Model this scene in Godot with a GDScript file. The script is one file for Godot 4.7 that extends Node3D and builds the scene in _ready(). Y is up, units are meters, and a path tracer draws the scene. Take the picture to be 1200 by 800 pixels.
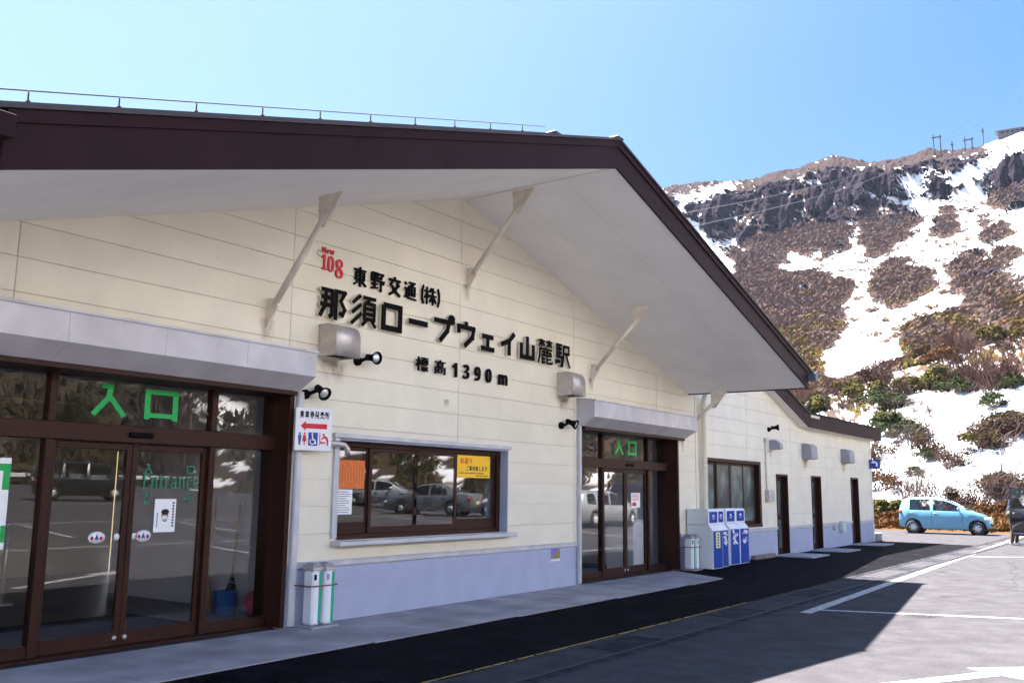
extends Node3D

# ---------------------------------------------------------------- helpers
var used := {}
var M := {}
var rng := RandomNumberGenerator.new()

func nm(parent: Node, called: String) -> String:
	var k := str(parent.get_instance_id()) + called
	used[k] = used.get(k, -1) + 1
	return called if used[k] == 0 else "%s_%03d" % [called, used[k]]

func put(o: Node3D, called: String, parent: Node = self) -> Node3D:
	o.name = nm(parent, called)
	parent.add_child(o, true)
	return o

func tag(o: Node3D, label: String, category: String, group := "", kind := "") -> Node3D:
	if label: o.set_meta("label", label)
	if category: o.set_meta("category", category)
	if group: o.set_meta("group", group)
	if kind: o.set_meta("kind", kind)
	return o

func thing(called: String, label: String, category: String, at := Vector3.ZERO, turn := 0.0, group := "") -> Node3D:
	var o := Node3D.new()
	put(o, called)
	o.position = at
	o.rotation.y = turn
	return tag(o, label, category, group)

func structure(o: Node3D) -> Node3D:
	o.set_meta("kind", "structure")
	return o

func copy_of(o: Node3D, called: String, at: Vector3, turn: float, label: String, group: String) -> Node3D:
	var c: Node3D = o.duplicate()
	c.name = nm(self, called)
	add_child(c, true)
	c.position = at
	c.rotation.y = turn
	c.set_meta("label", label)
	c.set_meta("group", group)
	return c

func begin(smooth := false) -> SurfaceTool:
	var st := SurfaceTool.new()
	st.begin(Mesh.PRIMITIVE_TRIANGLES)
	st.set_smooth_group(1 if smooth else -1)
	return st

func done(st: SurfaceTool, called: String, m: Material, parent: Node = self) -> MeshInstance3D:
	st.generate_normals()
	var o := MeshInstance3D.new()
	o.mesh = st.commit()
	o.material_override = null
	o.mesh.surface_set_material(0, m)
	put(o, called, parent)
	return o

func tri(st: SurfaceTool, a: Vector3, b: Vector3, c: Vector3) -> void:
	st.add_vertex(a); st.add_vertex(b); st.add_vertex(c)

# a, b, c, d clockwise as seen from the front
func quad(st: SurfaceTool, a: Vector3, b: Vector3, c: Vector3, d: Vector3) -> void:
	tri(st, a, b, c); tri(st, a, c, d)

func box(st: SurfaceTool, c: Vector3, s: Vector3, bs := Basis.IDENTITY) -> void:
	bevel_box(st, c, s, 0.0, bs)

# a box with chamfered edges of width b
func bevel_box(st: SurfaceTool, c: Vector3, s: Vector3, b: float, bs := Basis.IDENTITY) -> void:
	var h := s / 2
	b = min(b, 0.45 * min(s.x, min(s.y, s.z)))
	for ax in 3:
		var u := (ax + 1) % 3
		var v := (ax + 2) % 3
		for sg in [-1.0, 1.0]:
			var q: Array[Vector3] = []
			for e in [[-1, -1], [1, -1], [1, 1], [-1, 1]]:
				var p := Vector3.ZERO
				p[ax] = sg * h[ax]
				p[u] = e[0] * (h[u] - b)
				p[v] = e[1] * (h[v] - b)
				q.append(c + bs * p)
			if sg > 0: quad(st, q[3], q[2], q[1], q[0])
			else: quad(st, q[0], q[1], q[2], q[3])
	if b <= 0.0: return
	for ax in 3:
		var u := (ax + 1) % 3
		var v := (ax + 2) % 3
		for su in [-1.0, 1.0]:
			for sv in [-1.0, 1.0]:
				var p := [Vector3.ZERO, Vector3.ZERO, Vector3.ZERO, Vector3.ZERO]
				for k in 4:
					p[k][ax] = (h[ax] - b) * (-1 if k in [0, 3] else 1)
					if k < 2:
						p[k][u] = su * h[u]; p[k][v] = sv * (h[v] - b)
					else:
						p[k][u] = su * (h[u] - b); p[k][v] = sv * h[v]
					p[k] = c + bs * p[k]
				if su * sv > 0: quad(st, p[3], p[2], p[1], p[0])
				else: quad(st, p[0], p[1], p[2], p[3])
	for sx in [-1.0, 1.0]:
		for sy in [-1.0, 1.0]:
			for sz in [-1.0, 1.0]:
				var a := c + bs * Vector3(sx * h.x, sy * (h.y - b), sz * (h.z - b))
				var d := c + bs * Vector3(sx * (h.x - b), sy * h.y, sz * (h.z - b))
				var e := c + bs * Vector3(sx * (h.x - b), sy * (h.y - b), sz * h.z)
				if sx * sy * sz > 0: tri(st, a, e, d)
				else: tri(st, a, d, e)

func span(st: SurfaceTool, x0: float, x1: float, y0: float, y1: float, z0: float, z1: float, b := 0.0) -> void:
	bevel_box(st, Vector3(x0 + x1, y0 + y1, z0 + z1) / 2, Vector3(absf(x1 - x0), absf(y1 - y0), absf(z1 - z0)), b)

# polygon in the xy plane of xf, pulled from z0 to z1
func prism(st: SurfaceTool, poly: PackedVector2Array, z0: float, z1: float, xf := Transform3D.IDENTITY) -> void:
	var idx := Geometry2D.triangulate_polygon(poly)
	if idx.is_empty(): return
	if Geometry2D.is_polygon_clockwise(poly):
		poly = poly.duplicate(); poly.reverse()
		idx = Geometry2D.triangulate_polygon(poly)
	for k in range(0, idx.size(), 3):
		var a := poly[idx[k]]; var b := poly[idx[k + 1]]; var c := poly[idx[k + 2]]
		if (b - a).cross(c - a) < 0:
			var t := b; b = c; c = t
		tri(st, xf * Vector3(a.x, a.y, z1), xf * Vector3(c.x, c.y, z1), xf * Vector3(b.x, b.y, z1))
		tri(st, xf * Vector3(a.x, a.y, z0), xf * Vector3(b.x, b.y, z0), xf * Vector3(c.x, c.y, z0))
	for k in poly.size():
		var a := poly[k]; var b := poly[(k + 1) % poly.size()]
		quad(st, xf * Vector3(a.x, a.y, z1), xf * Vector3(b.x, b.y, z1), xf * Vector3(b.x, b.y, z0), xf * Vector3(a.x, a.y, z0))

func rect(x0: float, y0: float, x1: float, y1: float) -> PackedVector2Array:
	return PackedVector2Array([Vector2(x0, y0), Vector2(x1, y0), Vector2(x1, y1), Vector2(x0, y1)])

# a tube along points, radius r or one radius per point
func tube(st: SurfaceTool, pts: Array, r, seg := 8, caps := true) -> void:
	var rings := []
	var n := Vector3.ZERO
	for k in pts.size():
		var d: Vector3 = (pts[min(k + 1, pts.size() - 1)] - pts[max(k - 1, 0)]).normalized()
		if n == Vector3.ZERO:
			n = d.cross(Vector3.UP if absf(d.y) < 0.9 else Vector3.RIGHT).normalized()
		n = (n - d * n.dot(d)).normalized()
		var m := d.cross(n)
		var rr: float = r[k] if r is Array else r
		var ring := []
		for s in seg:
			var a := TAU * s / seg
			ring.append(pts[k] + (n * cos(a) + m * sin(a)) * rr)
		rings.append(ring)
	skin(st, rings, caps)

# joins rings of equal length
func skin(st: SurfaceTool, rings: Array, caps := true) -> void:
	for k in rings.size() - 1:
		var a: Array = rings[k]; var b: Array = rings[k + 1]
		var n := a.size()
		for s in n:
			var t := (s + 1) % n
			quad(st, a[s], b[s], b[t], a[t])
	if caps:
		for e in [0, rings.size() - 1]:
			var ring: Array = rings[e]
			var mid := Vector3.ZERO
			for p in ring: mid += p
			mid /= ring.size()
			for s in ring.size():
				var t := (s + 1) % ring.size()
				if e == 0: tri(st, mid, ring[s], ring[t])
				else: tri(st, mid, ring[t], ring[s])

# profile (radius, height) turned round the y axis of xf
func lathe(st: SurfaceTool, prof: Array, seg := 16, xf := Transform3D.IDENTITY, caps := true) -> void:
	var rings := []
	for p in prof:
		var ring := []
		for s in seg:
			var a := -TAU * s / seg
			ring.append(xf * Vector3(cos(a) * p[0], p[1], sin(a) * p[0]))
		rings.append(ring)
	skin(st, rings, caps)

func lin(r: float, g: float, b: float) -> Color:
	return Color(r, g, b).linear_to_srgb()

func flat(r: float, g: float, b: float, rough := 0.7, metal := 0.0, spec := 0.5) -> StandardMaterial3D:
	var m := StandardMaterial3D.new()
	m.albedo_color = lin(r, g, b)
	m.roughness = rough
	m.metallic = metal
	m.metallic_specular = spec
	return m

func noise_tex(sd: int, freq: float, lo: float, hi: float, oct := 4, size := 512, normal := 0.0, kind := FastNoiseLite.TYPE_SIMPLEX_SMOOTH, mid := -1.0) -> NoiseTexture2D:
	var n := FastNoiseLite.new()
	n.seed = sd; n.frequency = freq; n.fractal_octaves = oct; n.noise_type = kind
	var t := NoiseTexture2D.new()
	t.width = size; t.height = size; t.seamless = true; t.noise = n
	if normal > 0.0:
		t.as_normal_map = true; t.bump_strength = normal
	else:
		var g := Gradient.new()
		g.set_color(0, Color(lo, lo, lo)); g.set_color(1, Color(hi, hi, hi))
		if mid >= 0.0: g.add_point(0.5, Color(mid, mid, mid))
		t.color_ramp = g
	return t

# a rough surface: base colour times noise, laid on in three planes; metres per repeat
func worn(r: float, g: float, b: float, tex: Texture2D, metres: float, rough := 0.85, nrm: Texture2D = null, depth := 0.5, fine: Texture2D = null) -> StandardMaterial3D:
	var m := flat(r, g, b, rough)
	m.albedo_texture = tex
	m.uv1_triplanar = true
	m.uv1_world_triplanar = true
	m.uv1_scale = Vector3.ONE / metres
	if nrm:
		m.normal_enabled = true; m.normal_texture = nrm; m.normal_scale = depth
	if fine:
		m.detail_enabled = true; m.detail_albedo = fine; m.detail_blend_mode = BaseMaterial3D.BLEND_MODE_MUL
		m.detail_uv_layer = BaseMaterial3D.DETAIL_UV_2
		m.uv2_triplanar = true; m.uv2_world_triplanar = true; m.uv2_scale = Vector3.ONE / (metres * 7.3)
	return m

func pane_mat(alpha: float, c := Color(0.02, 0.03, 0.03)) -> StandardMaterial3D:
	var m := StandardMaterial3D.new()
	m.albedo_color = Color(c.r, c.g, c.b, alpha)
	m.transparency = BaseMaterial3D.TRANSPARENCY_ALPHA
	m.roughness = 0.0
	return m

# ---------------------------------------------------------------- lettering
# each glyph: strokes of x,y pairs on a square of 100, y down; "c x y r" is a ring
const GLYPH := {
	"east": "10,18 90,18|22,30 78,30 78,62 22,62 22,30|22,46 78,46|50,3 50,97|47,62 10,90|53,62 90,90",
	"field": "8,10 48,10 48,46 8,46 8,10|8,28 48,28|28,10 28,82|8,64 48,64|4,86 52,79|56,12 88,12 73,30|62,26 78,36|54,46 95,46 87,60|74,46 74,92 62,88",
	"mix": "50,4 50,20|8,21 92,21|34,30 18,48|66,30 84,48|69,48 56,70 12,95|31,48 46,70 90,95",
	"pass": "40,10 84,10 66,24|52,18 62,26|40,80 40,30 84,30 84,78|40,46 84,46|40,61 84,61|62,30 62,78|10,12 20,24|5,42 20,42 20,74 6,88|19,76 34,88 97,92",
	"lp": "70,4 50,30 50,70 70,96", "rp": "30,4 50,30 50,70 30,96",
	"stock": "4,28 42,28|23,5 23,96|23,36 5,66|24,36 40,58|58,8 48,30|52,24 90,24|44,47 97,47|71,6 71,96|69,49 45,82|73,49 97,82",
	"na": "8,14 46,14 46,84 36,92|8,36 46,36|5,58 46,58|24,14 22,60 5,94|60,98 60,12 92,12 77,38 92,62 84,80 72,74",
	"su": "38,6 8,34|41,33 7,64|43,60 5,97|47,10 97,10|71,10 65,26|53,27 91,27 91,75 53,75 53,27|53,43 91,43|53,59 91,59|64,76 45,97|80,76 98,97",
	"ro": "16,18 84,18 84,88 16,88 16,18", "bar": "8,50 92,50",
	"pu": "8,26 78,26 70,56 36,94|c 90 15 8",
	"u": "50,8 50,28|14,52 14,29 88,29 82,60 42,95", "e": "20,44 80,44|50,44 50,88|14,88 86,88",
	"i": "86,10 54,42 10,60|56,42 56,95",
	"mt": "50,8 50,88|14,36 14,88 86,88|86,36 86,95",
	"foot": "6,10 46,10|26,2 26,33|25,12 8,31|27,12 44,29|54,10 94,10|74,2 74,33|73,12 56,31|75,12 92,29|50,33 50,40|10,41 93,41|14,41 13,70 4,97|26,53 86,53|41,43 41,64|62,43 62,64|24,65 86,65 86,53|30,70 30,95 50,91|30,80 48,80|60,70 60,94 91,94 91,86|60,82 87,77",
	"eki": "12,60 12,10 46,10|12,26 44,26|12,42 44,42|28,10 28,58|12,58 46,58 44,94 35,90|8,70 5,88|18,70 20,84|29,70 32,82|56,12 92,12 92,42 56,42|56,12 55,58 47,96|73,44 98,96",
	"hyo": "3,28 40,28|22,5 22,96|22,36 4,66|23,36 38,56|46,10 97,10|52,22 92,22 92,44 52,44 52,22|65,10 65,44|79,10 79,44|52,55 91,55|44,69 98,69|71,69 71,93 62,92|58,76 48,93|83,76 95,92",
	"ko": "50,2 50,15|8,16 92,16|30,27 70,27 70,42 30,42 30,27|12,97 12,53 88,53 88,93 78,94|34,65 66,65 66,84 34,84 34,65",
	"iri": "30,10 52,12 47,44 12,92|51,40 88,92", "kuchi": "16,94 16,14 84,14 84,94|16,82 84,82",
	"jo": "70,4 30,10|6,20 94,20|50,8 50,97|14,38 86,38|4,56 96,56|30,20 30,56|70,20 70,56|48,58 8,92|52,58 92,92",
	"sha": "12,14 88,14|20,27 80,27 80,62 20,62 20,27|20,45 80,45|4,77 96,77|50,2 50,98",
	"ken": "28,4 36,16|72,4 64,16|12,22 88,22|4,40 96,40|50,4 50,40 10,70|60,42 96,66|28,62 70,62 66,92 54,90|48,62 26,97",
	"hatsu": "10,10 40,10 8,46|14,24 24,32|60,6 94,44|86,8 70,22|26,46 74,46|8,62 92,62|36,46 34,64 10,97|62,46 62,92 92,92 92,80",
	"uri": "12,14 88,14|50,2 50,28|22,28 78,28|8,54 8,41 92,41 92,54|36,54 34,74 10,97|62,54 62,92 92,92 92,80",
	"sho": "6,10 46,10|10,94 10,25 42,25 42,46 10,46|90,8 58,16 56,60 46,97|58,44 98,44|80,44 80,98",
	"o": "10,28 62,28|34,8 34,80 16,86 12,72 60,50 84,64 74,90 56,88|72,20 88,34",
	"haku": "8,10 20,20|4,38 16,46|6,92 24,62|62,4 56,20|36,22 90,22 90,92 36,92 36,22|36,56 90,56",
	"ri": "24,10 22,56 34,52|72,8 74,56 46,96", "go": "22,24 74,24|22,64 24,84 82,84|80,4 86,14|92,2 97,12",
	"an": "50,1 50,11|10,24 10,12 90,12 90,24|14,32 86,32|44,18 26,46 72,54|64,32 28,54|8,64 92,64|50,54 50,98|47,66 14,92|53,66 86,92",
	"nai": "12,97 12,24 88,24 88,92 76,92|50,4 50,40 24,74|52,46 76,72",
	"ita": "6,10 50,10|30,10 14,36 46,36|8,56 48,56|28,40 28,82|4,88 52,80|66,6 54,42|62,26 96,26|86,28 52,97|60,42 97,97",
	"shi": "30,8 30,74 48,92 84,72", "ma": "16,22 84,22|20,42 80,42|50,6 50,76 34,88 18,78 32,66 86,86",
	"su2": "8,22 92,22|54,4 54,52 42,62 34,52 46,42 54,54 52,76 34,97",
	"ip": "c 30 28 18|78,6 78,56|26,64 26,97|78,64 78,97|26,80 78,80|26,96 78,96", "gu": "20,14 78,14 72,46|6,60 94,60|50,60 50,98",
}

# strokes as bars standing on the xy plane of xf; w is the stroke width on the same square of 100
func glyph(st: SurfaceTool, g: String, size: Vector2, w: float, depth: float, xf: Transform3D) -> void:
	var k := 0
	for s in GLYPH[g].split("|"):
		var pts := PackedVector2Array()
		if s.begins_with("c "):
			var f: PackedFloat64Array = s.substr(2).split_floats(" ")
			for a in 13: pts.append(Vector2(f[0] + cos(TAU * a / 12) * f[2], f[1] + sin(TAU * a / 12) * f[2]))
		else:
			for p in s.split(" "):
				var f: PackedFloat64Array = p.split_floats(",")
				pts.append(Vector2(f[0], f[1]))
		for j in pts.size() - 1:
			var a := pts[j]; var b := pts[j + 1]
			var d := (b - a).normalized()
			var e0 := d * (w * 0.42 if j > 0 else 0.0)
			var e1 := d * (w * 0.42 if j < pts.size() - 2 else 0.0)
			var n := d.orthogonal() * w / 2
			var q := PackedVector2Array()
			for p in [a - e0 - n, b + e1 - n, b + e1 + n, a - e0 + n]:
				q.append(Vector2(p.x / 100.0 * size.x, (100.0 - p.y) / 100.0 * size.y))
			prism(st, q, 0.0, depth + 0.0003 * (k % 9), xf)
			k += 1

func text_mesh(s: String, font: String, bold: bool, height: float, depth: float, called: String, m: Material, parent: Node, xf: Transform3D) -> MeshInstance3D:
	var t := TextMesh.new()
	var f := SystemFont.new()
	f.font_names = PackedStringArray([font])
	f.font_weight = 700 if bold else 400
	t.font = f
	t.text = s
	t.font_size = 64
	t.pixel_size = height / 46.0
	t.depth = depth
	t.horizontal_alignment = HORIZONTAL_ALIGNMENT_LEFT
	t.vertical_alignment = VERTICAL_ALIGNMENT_BOTTOM
	t.material = m
	xf.origin -= xf.basis.y * height * 0.32
	var o := MeshInstance3D.new()
	o.mesh = t
	put(o, called, parent)
	o.transform = xf
	return o

# ---------------------------------------------------------------- the station
const SLOPE := 0.29
const ROW := 0.303
const ROW0 := 0.686
var OPEN := [rect(3.40, -1, 6.97, 2.56), rect(7.66, 0.90, 11.07, 2.07), rect(13.10, -1, 16.90, 2.57), rect(18.02, 0.72, 21.40, 2.22),
	rect(22.45, -1, 23.30, 1.96), rect(25.20, -1, 26.06, 1.97), rect(29.02, -1, 29.86, 1.99)]

func cut(poly: PackedVector2Array) -> Array:
	var left := [poly]
	for o in OPEN:
		var next := []
		for p in left:
			for q in Geometry2D.clip_polygons(p, o):
				if not Geometry2D.is_polygon_clockwise(q): next.append(q)
		left = next
	return left

func strut(b: Node3D, x: float, y0: float, y1: float, z1: float) -> void:
	var s := put(Node3D.new(), "strut", b)
	var st := begin(true)
	tube(st, [Vector3(x, y0 + 0.12, 0.1), Vector3(x, y1 - 0.08, z1 - 0.07)], 0.036, 10)
	done(st, "pipe", M.strut, s)
	var pl := begin()
	var side := Transform3D(Basis(Vector3(0, 0, 1), Vector3.UP, Vector3(-1, 0, 0)), Vector3(x, 0, 0))
	prism(pl, PackedVector2Array([Vector2(0.02, y0 - 0.1), Vector2(0.02, y0 + 0.22), Vector2(0.16, y0 + 0.2), Vector2(0.18, y0 + 0.12)]), -0.012, 0.012, side)
	done(pl, "wall_plate", M.strut, s)
	var pt := begin()
	prism(pt, PackedVector2Array([Vector2(z1 - 0.2, y1 - 0.24), Vector2(z1 - 0.12, y1 - 0.24), Vector2(z1 + 0.15, y1 + 0.1), Vector2(z1 - 0.22, y1 + 0.1)]), -0.012, 0.012, side)
	done(pt, "soffit_plate", M.strut, s)

func building() -> void:
	var b := thing("station_building", "long cream ropeway station with brown gable roof and white soffit", "building", Vector3.ZERO)
	# outline of the front wall under the big roof
	var outline := PackedVector2Array([Vector2(-0.5, 0.0), Vector2(31.5, 0.0), Vector2(31.5, 3.3), Vector2(24.3, 3.3), Vector2(11.95, 6.83), Vector2(-0.5, 3.22)])
	var wall := begin()
	var xs := [-0.5, 0.79, 3.82, 6.85, 9.88, 12.91, 15.94, 17.75, 20.55, 23.58, 26.61, 29.64, 31.5]
	var n := 0
	var y := ROW0
	while y < 6.9:
		for p in Geometry2D.intersect_polygons(rect(-0.5, y, 31.5, y + ROW), outline):
			for q in cut(p): prism(wall, q, -0.2, -0.018)
		for k in xs.size() - 1:
			var x0: float = xs[k]; var x1: float = xs[k + 1]
			for p in Geometry2D.intersect_polygons(rect(x0 + 0.002, y + 0.002, x1 - 0.002, y + ROW - 0.002), outline):
				for q in cut(p):
					var st := begin()
					prism(st, q, -0.017, -0.004)
					# chamfered lip: a slightly smaller face that stands proud
					var inner := Geometry2D.offset_polygon(q, -0.002, Geometry2D.JOIN_MITER)
					if inner.size() == 1: prism(st, inner[0], -0.004, 0.0)
					done(st, "siding_panel", M["siding%d" % [n % 4]], b)
					n += 1
		y += ROW
	# dado below
	for q in cut(rect(-0.5, 0.0, 31.5, ROW0)): prism(wall, q, -0.2, -0.018)
	done(wall, "wall", M.joint, b)
	for q in cut(rect(-0.5, -0.02, 31.5, 0.615)):
		var st := begin()
		prism(st, q, -0.017, -0.006)
		done(st, "dado_panel", M.dado, b)
	for q in cut(rect(-0.5, 0.617, 31.5, 0.69)):
		var st := begin()
		var x0: float = q[0].x; var x1: float = q[0].x
		for p in q: x0 = min(x0, p.x); x1 = max(x1, p.x)
		span(st, x0 + 0.002, x1 - 0.002, 0.625, 0.68, 0.0015, 0.018, 0.004)
		span(st, x0 + 0.002, x1 - 0.002, 0.681, 0.692, 0.0015, 0.034, 0.003)
		done(st, "dado_trim", M.trim, b)
	# side and back walls, ceiling, floor
	var shell := begin()
	span(shell, -0.5, -0.3, 0.0, 3.2, -7.6, -0.21)
	span(shell, 31.3, 31.5, 0.0, 3.2, -7.6, -0.21)
	span(shell, -0.5, 7.2, 0.0, 3.2, -7.8, -7.61)
	span(shell, 10.2, 31.5, 0.0, 3.2, -7.8, -7.61)
	span(shell, 7.2, 10.2, 2.1, 3.2, -7.8, -7.61)
	span(shell, 7.2, 9.5, 0.0, 2.1, -7.8, -7.61)
	span(shell, 9.5, 9.62, 0.0, 2.1, -7.8, -7.61)
	span(shell, 9.9, 10.2, 0.0, 2.1, -7.8, -7.61)
	done(shell, "side_wall", M.siding0, b)
	var st := begin()
	span(st, 17.69, 17.8, 0.0, 3.5, 0.002, 0.014, 0.003)
	span(st, 31.4, 31.52, 0.0, 3.26, 0.002, 0.014, 0.003)
	done(st, "corner_trim", M.siding1, b)

	# ---- big roof behind: left slope, right slope, low wing
	var zf := 0.25
	var zb := -9.0
	for s in [[-0.75, 3.34, 11.95, 7.17], [11.95, 7.17, 24.45, 3.6]]:
		var r := begin()
		prism(r, PackedVector2Array([Vector2(s[0], s[1] - 0.36), Vector2(s[2], s[3] - 0.36), Vector2(s[2], s[3] - 0.03), Vector2(s[0], s[1] - 0.03)]), zb, zf - 0.03)
		done(r, "roof_slope", M.soffit, b)
		var c := begin()
		prism(c, PackedVector2Array([Vector2(s[0], s[1] - 0.03), Vector2(s[2], s[3] - 0.03), Vector2(s[2], s[3]), Vector2(s[0], s[1])]), zb - 0.02, zf + 0.03)
		var len := 48
		for k in len:
			var t := (k + 0.5) / len
			var p := Vector2(lerpf(s[0], s[2], t), lerpf(s[1], s[3], t))
			box(c, Vector3(p.x, p.y + 0.002, (zb + zf) / 2), Vector3(0.05, 0.012, zf - zb - 0.3))
		done(c, "roof_sheet", M.roof, b)
		var f := begin()
		prism(f, PackedVector2Array([Vector2(s[0], s[1] - 0.38), Vector2(s[2], s[3] - 0.38), Vector2(s[2], s[3] - 0.031), Vector2(s[0], s[1] - 0.031)]), zf - 0.029, zf)
		done(f, "fascia_board", M.fascia, b)
	var cap := begin()
	span(cap, 11.85, 12.05, 7.13, 7.19, -9.0, zf + 0.05, 0.01)
	done(cap, "ridge_cap", M.roof, b)
	# low wing: eave along the front
	var wing := begin()
	prism(wing, PackedVector2Array([Vector2(zb, 4.4), Vector2(0.22, 3.56), Vector2(0.22, 3.3), Vector2(zb, 4.1)]), -32.0, -24.46, Transform3D(Basis(Vector3(0, 0, 1), Vector3.UP, Vector3(-1, 0, 0)), Vector3.ZERO))
	done(wing, "roof_sheet", M.roof, b)
	var wf := begin()
	span(wf, 24.46, 32.0, 3.22, 3.6, 0.225, 0.25, 0.004)
	span(wf, 31.975, 32.0, 3.22, 3.6, -8.9, 0.222, 0.004)
	span(wf, 24.46, 32.02, 3.603, 3.625, -0.1, 0.275, 0.004)
	done(wf, "fascia_board", M.fascia, b)
	var ws := begin()
	span(ws, 24.46, 31.97, 3.26, 3.285, -0.2, 0.222)
	done(ws, "soffit_panel", M.soffit, b)
	var patch := begin()
	span(patch, 24.6, 25.35, 3.49, 3.56, 0.2515, 0.255)
	done(patch, "bare_patch", M.strut, b)

	# ---- the front gable that juts out over the entrances
	var zo := 2.45
	var rx := 9.95
	for sd in [-1.0, 1.0]:
		var half := 7.45
		var sl := 0.301 if sd < 0 else 0.282
		var at := func(u: float, down: float) -> Vector2: return Vector2(rx + sd * u, 5.95 - sl * u - down)
		# soffit panels, three deep and four along each slope
		var us := [0.012, 1.77, 3.55, 5.35, half]
		for i in 4:
			for j in 3:
				var z0: float = [0.002, 0.82, 1.64][j]; var z1: float = [0.815, 1.635, zo - 0.03][j]
				var so := begin()
				prism(so, PackedVector2Array([at.call(us[i] + 0.002, 0.38), at.call(us[i + 1] - 0.003, 0.38), at.call(us[i + 1] - 0.003, 0.365), at.call(us[i] + 0.002, 0.365)]), z0, z1)
				done(so, "soffit_panel", M.soffit, b)
		var core := begin()
		prism(core, PackedVector2Array([at.call(0, 0.363), at.call(half, 0.363), at.call(half, 0.03), at.call(0, 0.03)]), 0.001, zo - 0.031)
		done(core, "roof_core", M.joint, b)
		var sheet := begin()
		prism(sheet, PackedVector2Array([at.call(0, 0.03), at.call(half + 0.22, 0.03), at.call(half + 0.22, 0.0), at.call(0, 0.0)]), 0.001, zo + 0.045)
		for k in 30:
			var p: Vector2 = at.call((k + 0.6) * (half + 0.2) / 30, -0.001)
			box(sheet, Vector3(p.x, p.y, 1.26), Vector3(0.055, 0.014, 2.3))
		done(sheet, "roof_sheet", M.roof, b)
		# fascia in boards, with a drip board above
		var cutsu := [0.0, 1.25, 4.6, half + 0.02]
		for i in 3:
			var f := begin()
			prism(f, PackedVector2Array([at.call(cutsu[i] + 0.0015, 0.40), at.call(cutsu[i + 1] - 0.0015, 0.40), at.call(cutsu[i + 1] - 0.0015, 0.033), at.call(cutsu[i] + 0.0015, 0.033)]), zo - 0.029, zo)
			done(f, "fascia_board", M.fascia, b)
		var d := begin()
		prism(d, PackedVector2Array([at.call(0.001, 0.115), at.call(half + 0.02, 0.115), at.call(half + 0.02, 0.033), at.call(0.001, 0.033)]), zo + 0.001, zo + 0.022)
		done(d, "drip_board", M.fascia, b)
		# eave end: board, gutter
		var e: Vector2 = at.call(half, 0.0)
		var ev := begin()
		span(ev, e.x, e.x + sd * 0.025, e.y - 0.40, e.y - 0.04, 0.0, zo - 0.031)
		done(ev, "eave_board", M.fascia, b)
		var g := begin()
		var gx: float = e.x + sd * 0.1
		span(g, gx - 0.07, gx + 0.07, e.y - 0.245, e.y - 0.235, 0.0, zo + 0.12)
		span(g, gx - 0.075, gx - 0.067, e.y - 0.24, e.y - 0.11, 0.0, zo + 0.12)
		span(g, gx + 0.067, gx + 0.075, e.y - 0.24, e.y - 0.11, 0.0, zo + 0.12)
		span(g, gx - 0.08, gx + 0.08, e.y - 0.25, e.y - 0.105, zo + 0.121, zo + 0.14, 0.005)
		done(g, "gutter", M.gutter if sd > 0 else M.fascia, b)
	var fc := begin()
	span(fc, rx - 0.08, rx + 0.08, 5.93, 5.965, 0.0, zo + 0.055, 0.012)
	done(fc, "ridge_cap", M.roof, b)
	for s in [[6.51, 3.30, 4.44, 0.96], [10.01, 4.36, 5.47, 1.0], [13.46, 3.40, 4.42, 1.0], [17.05, 2.62, 3.37, 0.85]]:
		strut(b, s[0], s[1], s[2], s[3])

	# lightning wire along the verge of the big roof
	var rail := thing("lightning_wire", "thin wire on short posts along the left verge of the big roof", "wire", Vector3(3.4, 4.6, 0.1))
	var w := begin(true)
	tube(w, [Vector3(-3.5, -1.052 + 0.11, 0.1), Vector3(8.3, 2.508 + 0.11, 0.1)], 0.007, 5)
	done(w, "wire", M.hut, rail)
	for k in 14:
		var p := begin(true)
		var x := -3.0 + k * 0.82
		var yy := -1.052 + (x + 3.5) * 0.3016
		tube(p, [Vector3(x, yy, 0.1), Vector3(x, yy + 0.115, 0.1)], 0.008, 5)
		box(p, Vector3(x, yy + 0.012, 0.1), Vector3(0.03, 0.02, 0.03))
		done(p, "post", M.hut, rail)

	shutter_box(b, 3.2, 6.95)
	shutter_box(b, 13.0, 17.05)
	sliding_doors(b, 3.40, 6.97, 5.215, 4.37, 6.1)
	sliding_doors(b, 13.10, 16.90, 15.2, 14.3, 16.05)
	ticket_window(b)
	frosted_window(b)
	for d in [[22.45, 23.30, 1.96], [25.20, 26.06, 1.97], [29.02, 29.86, 1.99]]: plain_door(b, d[0], d[1], d[2])

	# jamb trims beside the entrances
	for x in [7.0, 13.03]:
		var j := begin()
		span(j, x - 0.022, x + 0.068 if x < 8 else x + 0.06, 0.03, 2.55, 0.002, 0.05, 0.006)
		span(j, x - 0.012, x + 0.004, 0.03, 2.55, 0.051, 0.058)
		done(j, "jamb_trim", M.trim, b)
	# rust and dirt that has run down below fittings
	var n_stain := 0
	for e in [[7.28, 2.66, 0.5, 0.32], [12.42, 2.72, 0.34, 0.27], [6.40, 2.98, 0.24, 0.34], [9.90, 4.06, 0.22, 0.3], [13.36, 3.1, 0.22, 0.3], [24.55, 2.06, 0.42, 0.33], [28.15, 2.06, 0.42, 0.33], [22.02, 2.3, 0.2, 0.24], [17.0, 2.2, 0.16, 0.4], [9.55, 2.56, 0.14, 0.14]]:
		var sn := begin()
		var f := 1.0 if n_stain % 2 else 0.0
		var lo := 0.0 if n_stain % 4 < 2 else 0.5
		for k in [0, 1, 2, 0, 2, 3]:
			var u: float = [0.0, 1.0, 1.0, 0.0][k]; var v: float = [0.0, 0.0, 1.0, 1.0][k]
			sn.set_uv(Vector2(lo + 0.5 * absf(u - f), v))
			sn.add_vertex(Vector3(e[0] + e[2] * u, e[1] + e[3] * (1.0 - v), 0.0012))
		done(sn, "rust_stain", M.stain, b)
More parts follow.
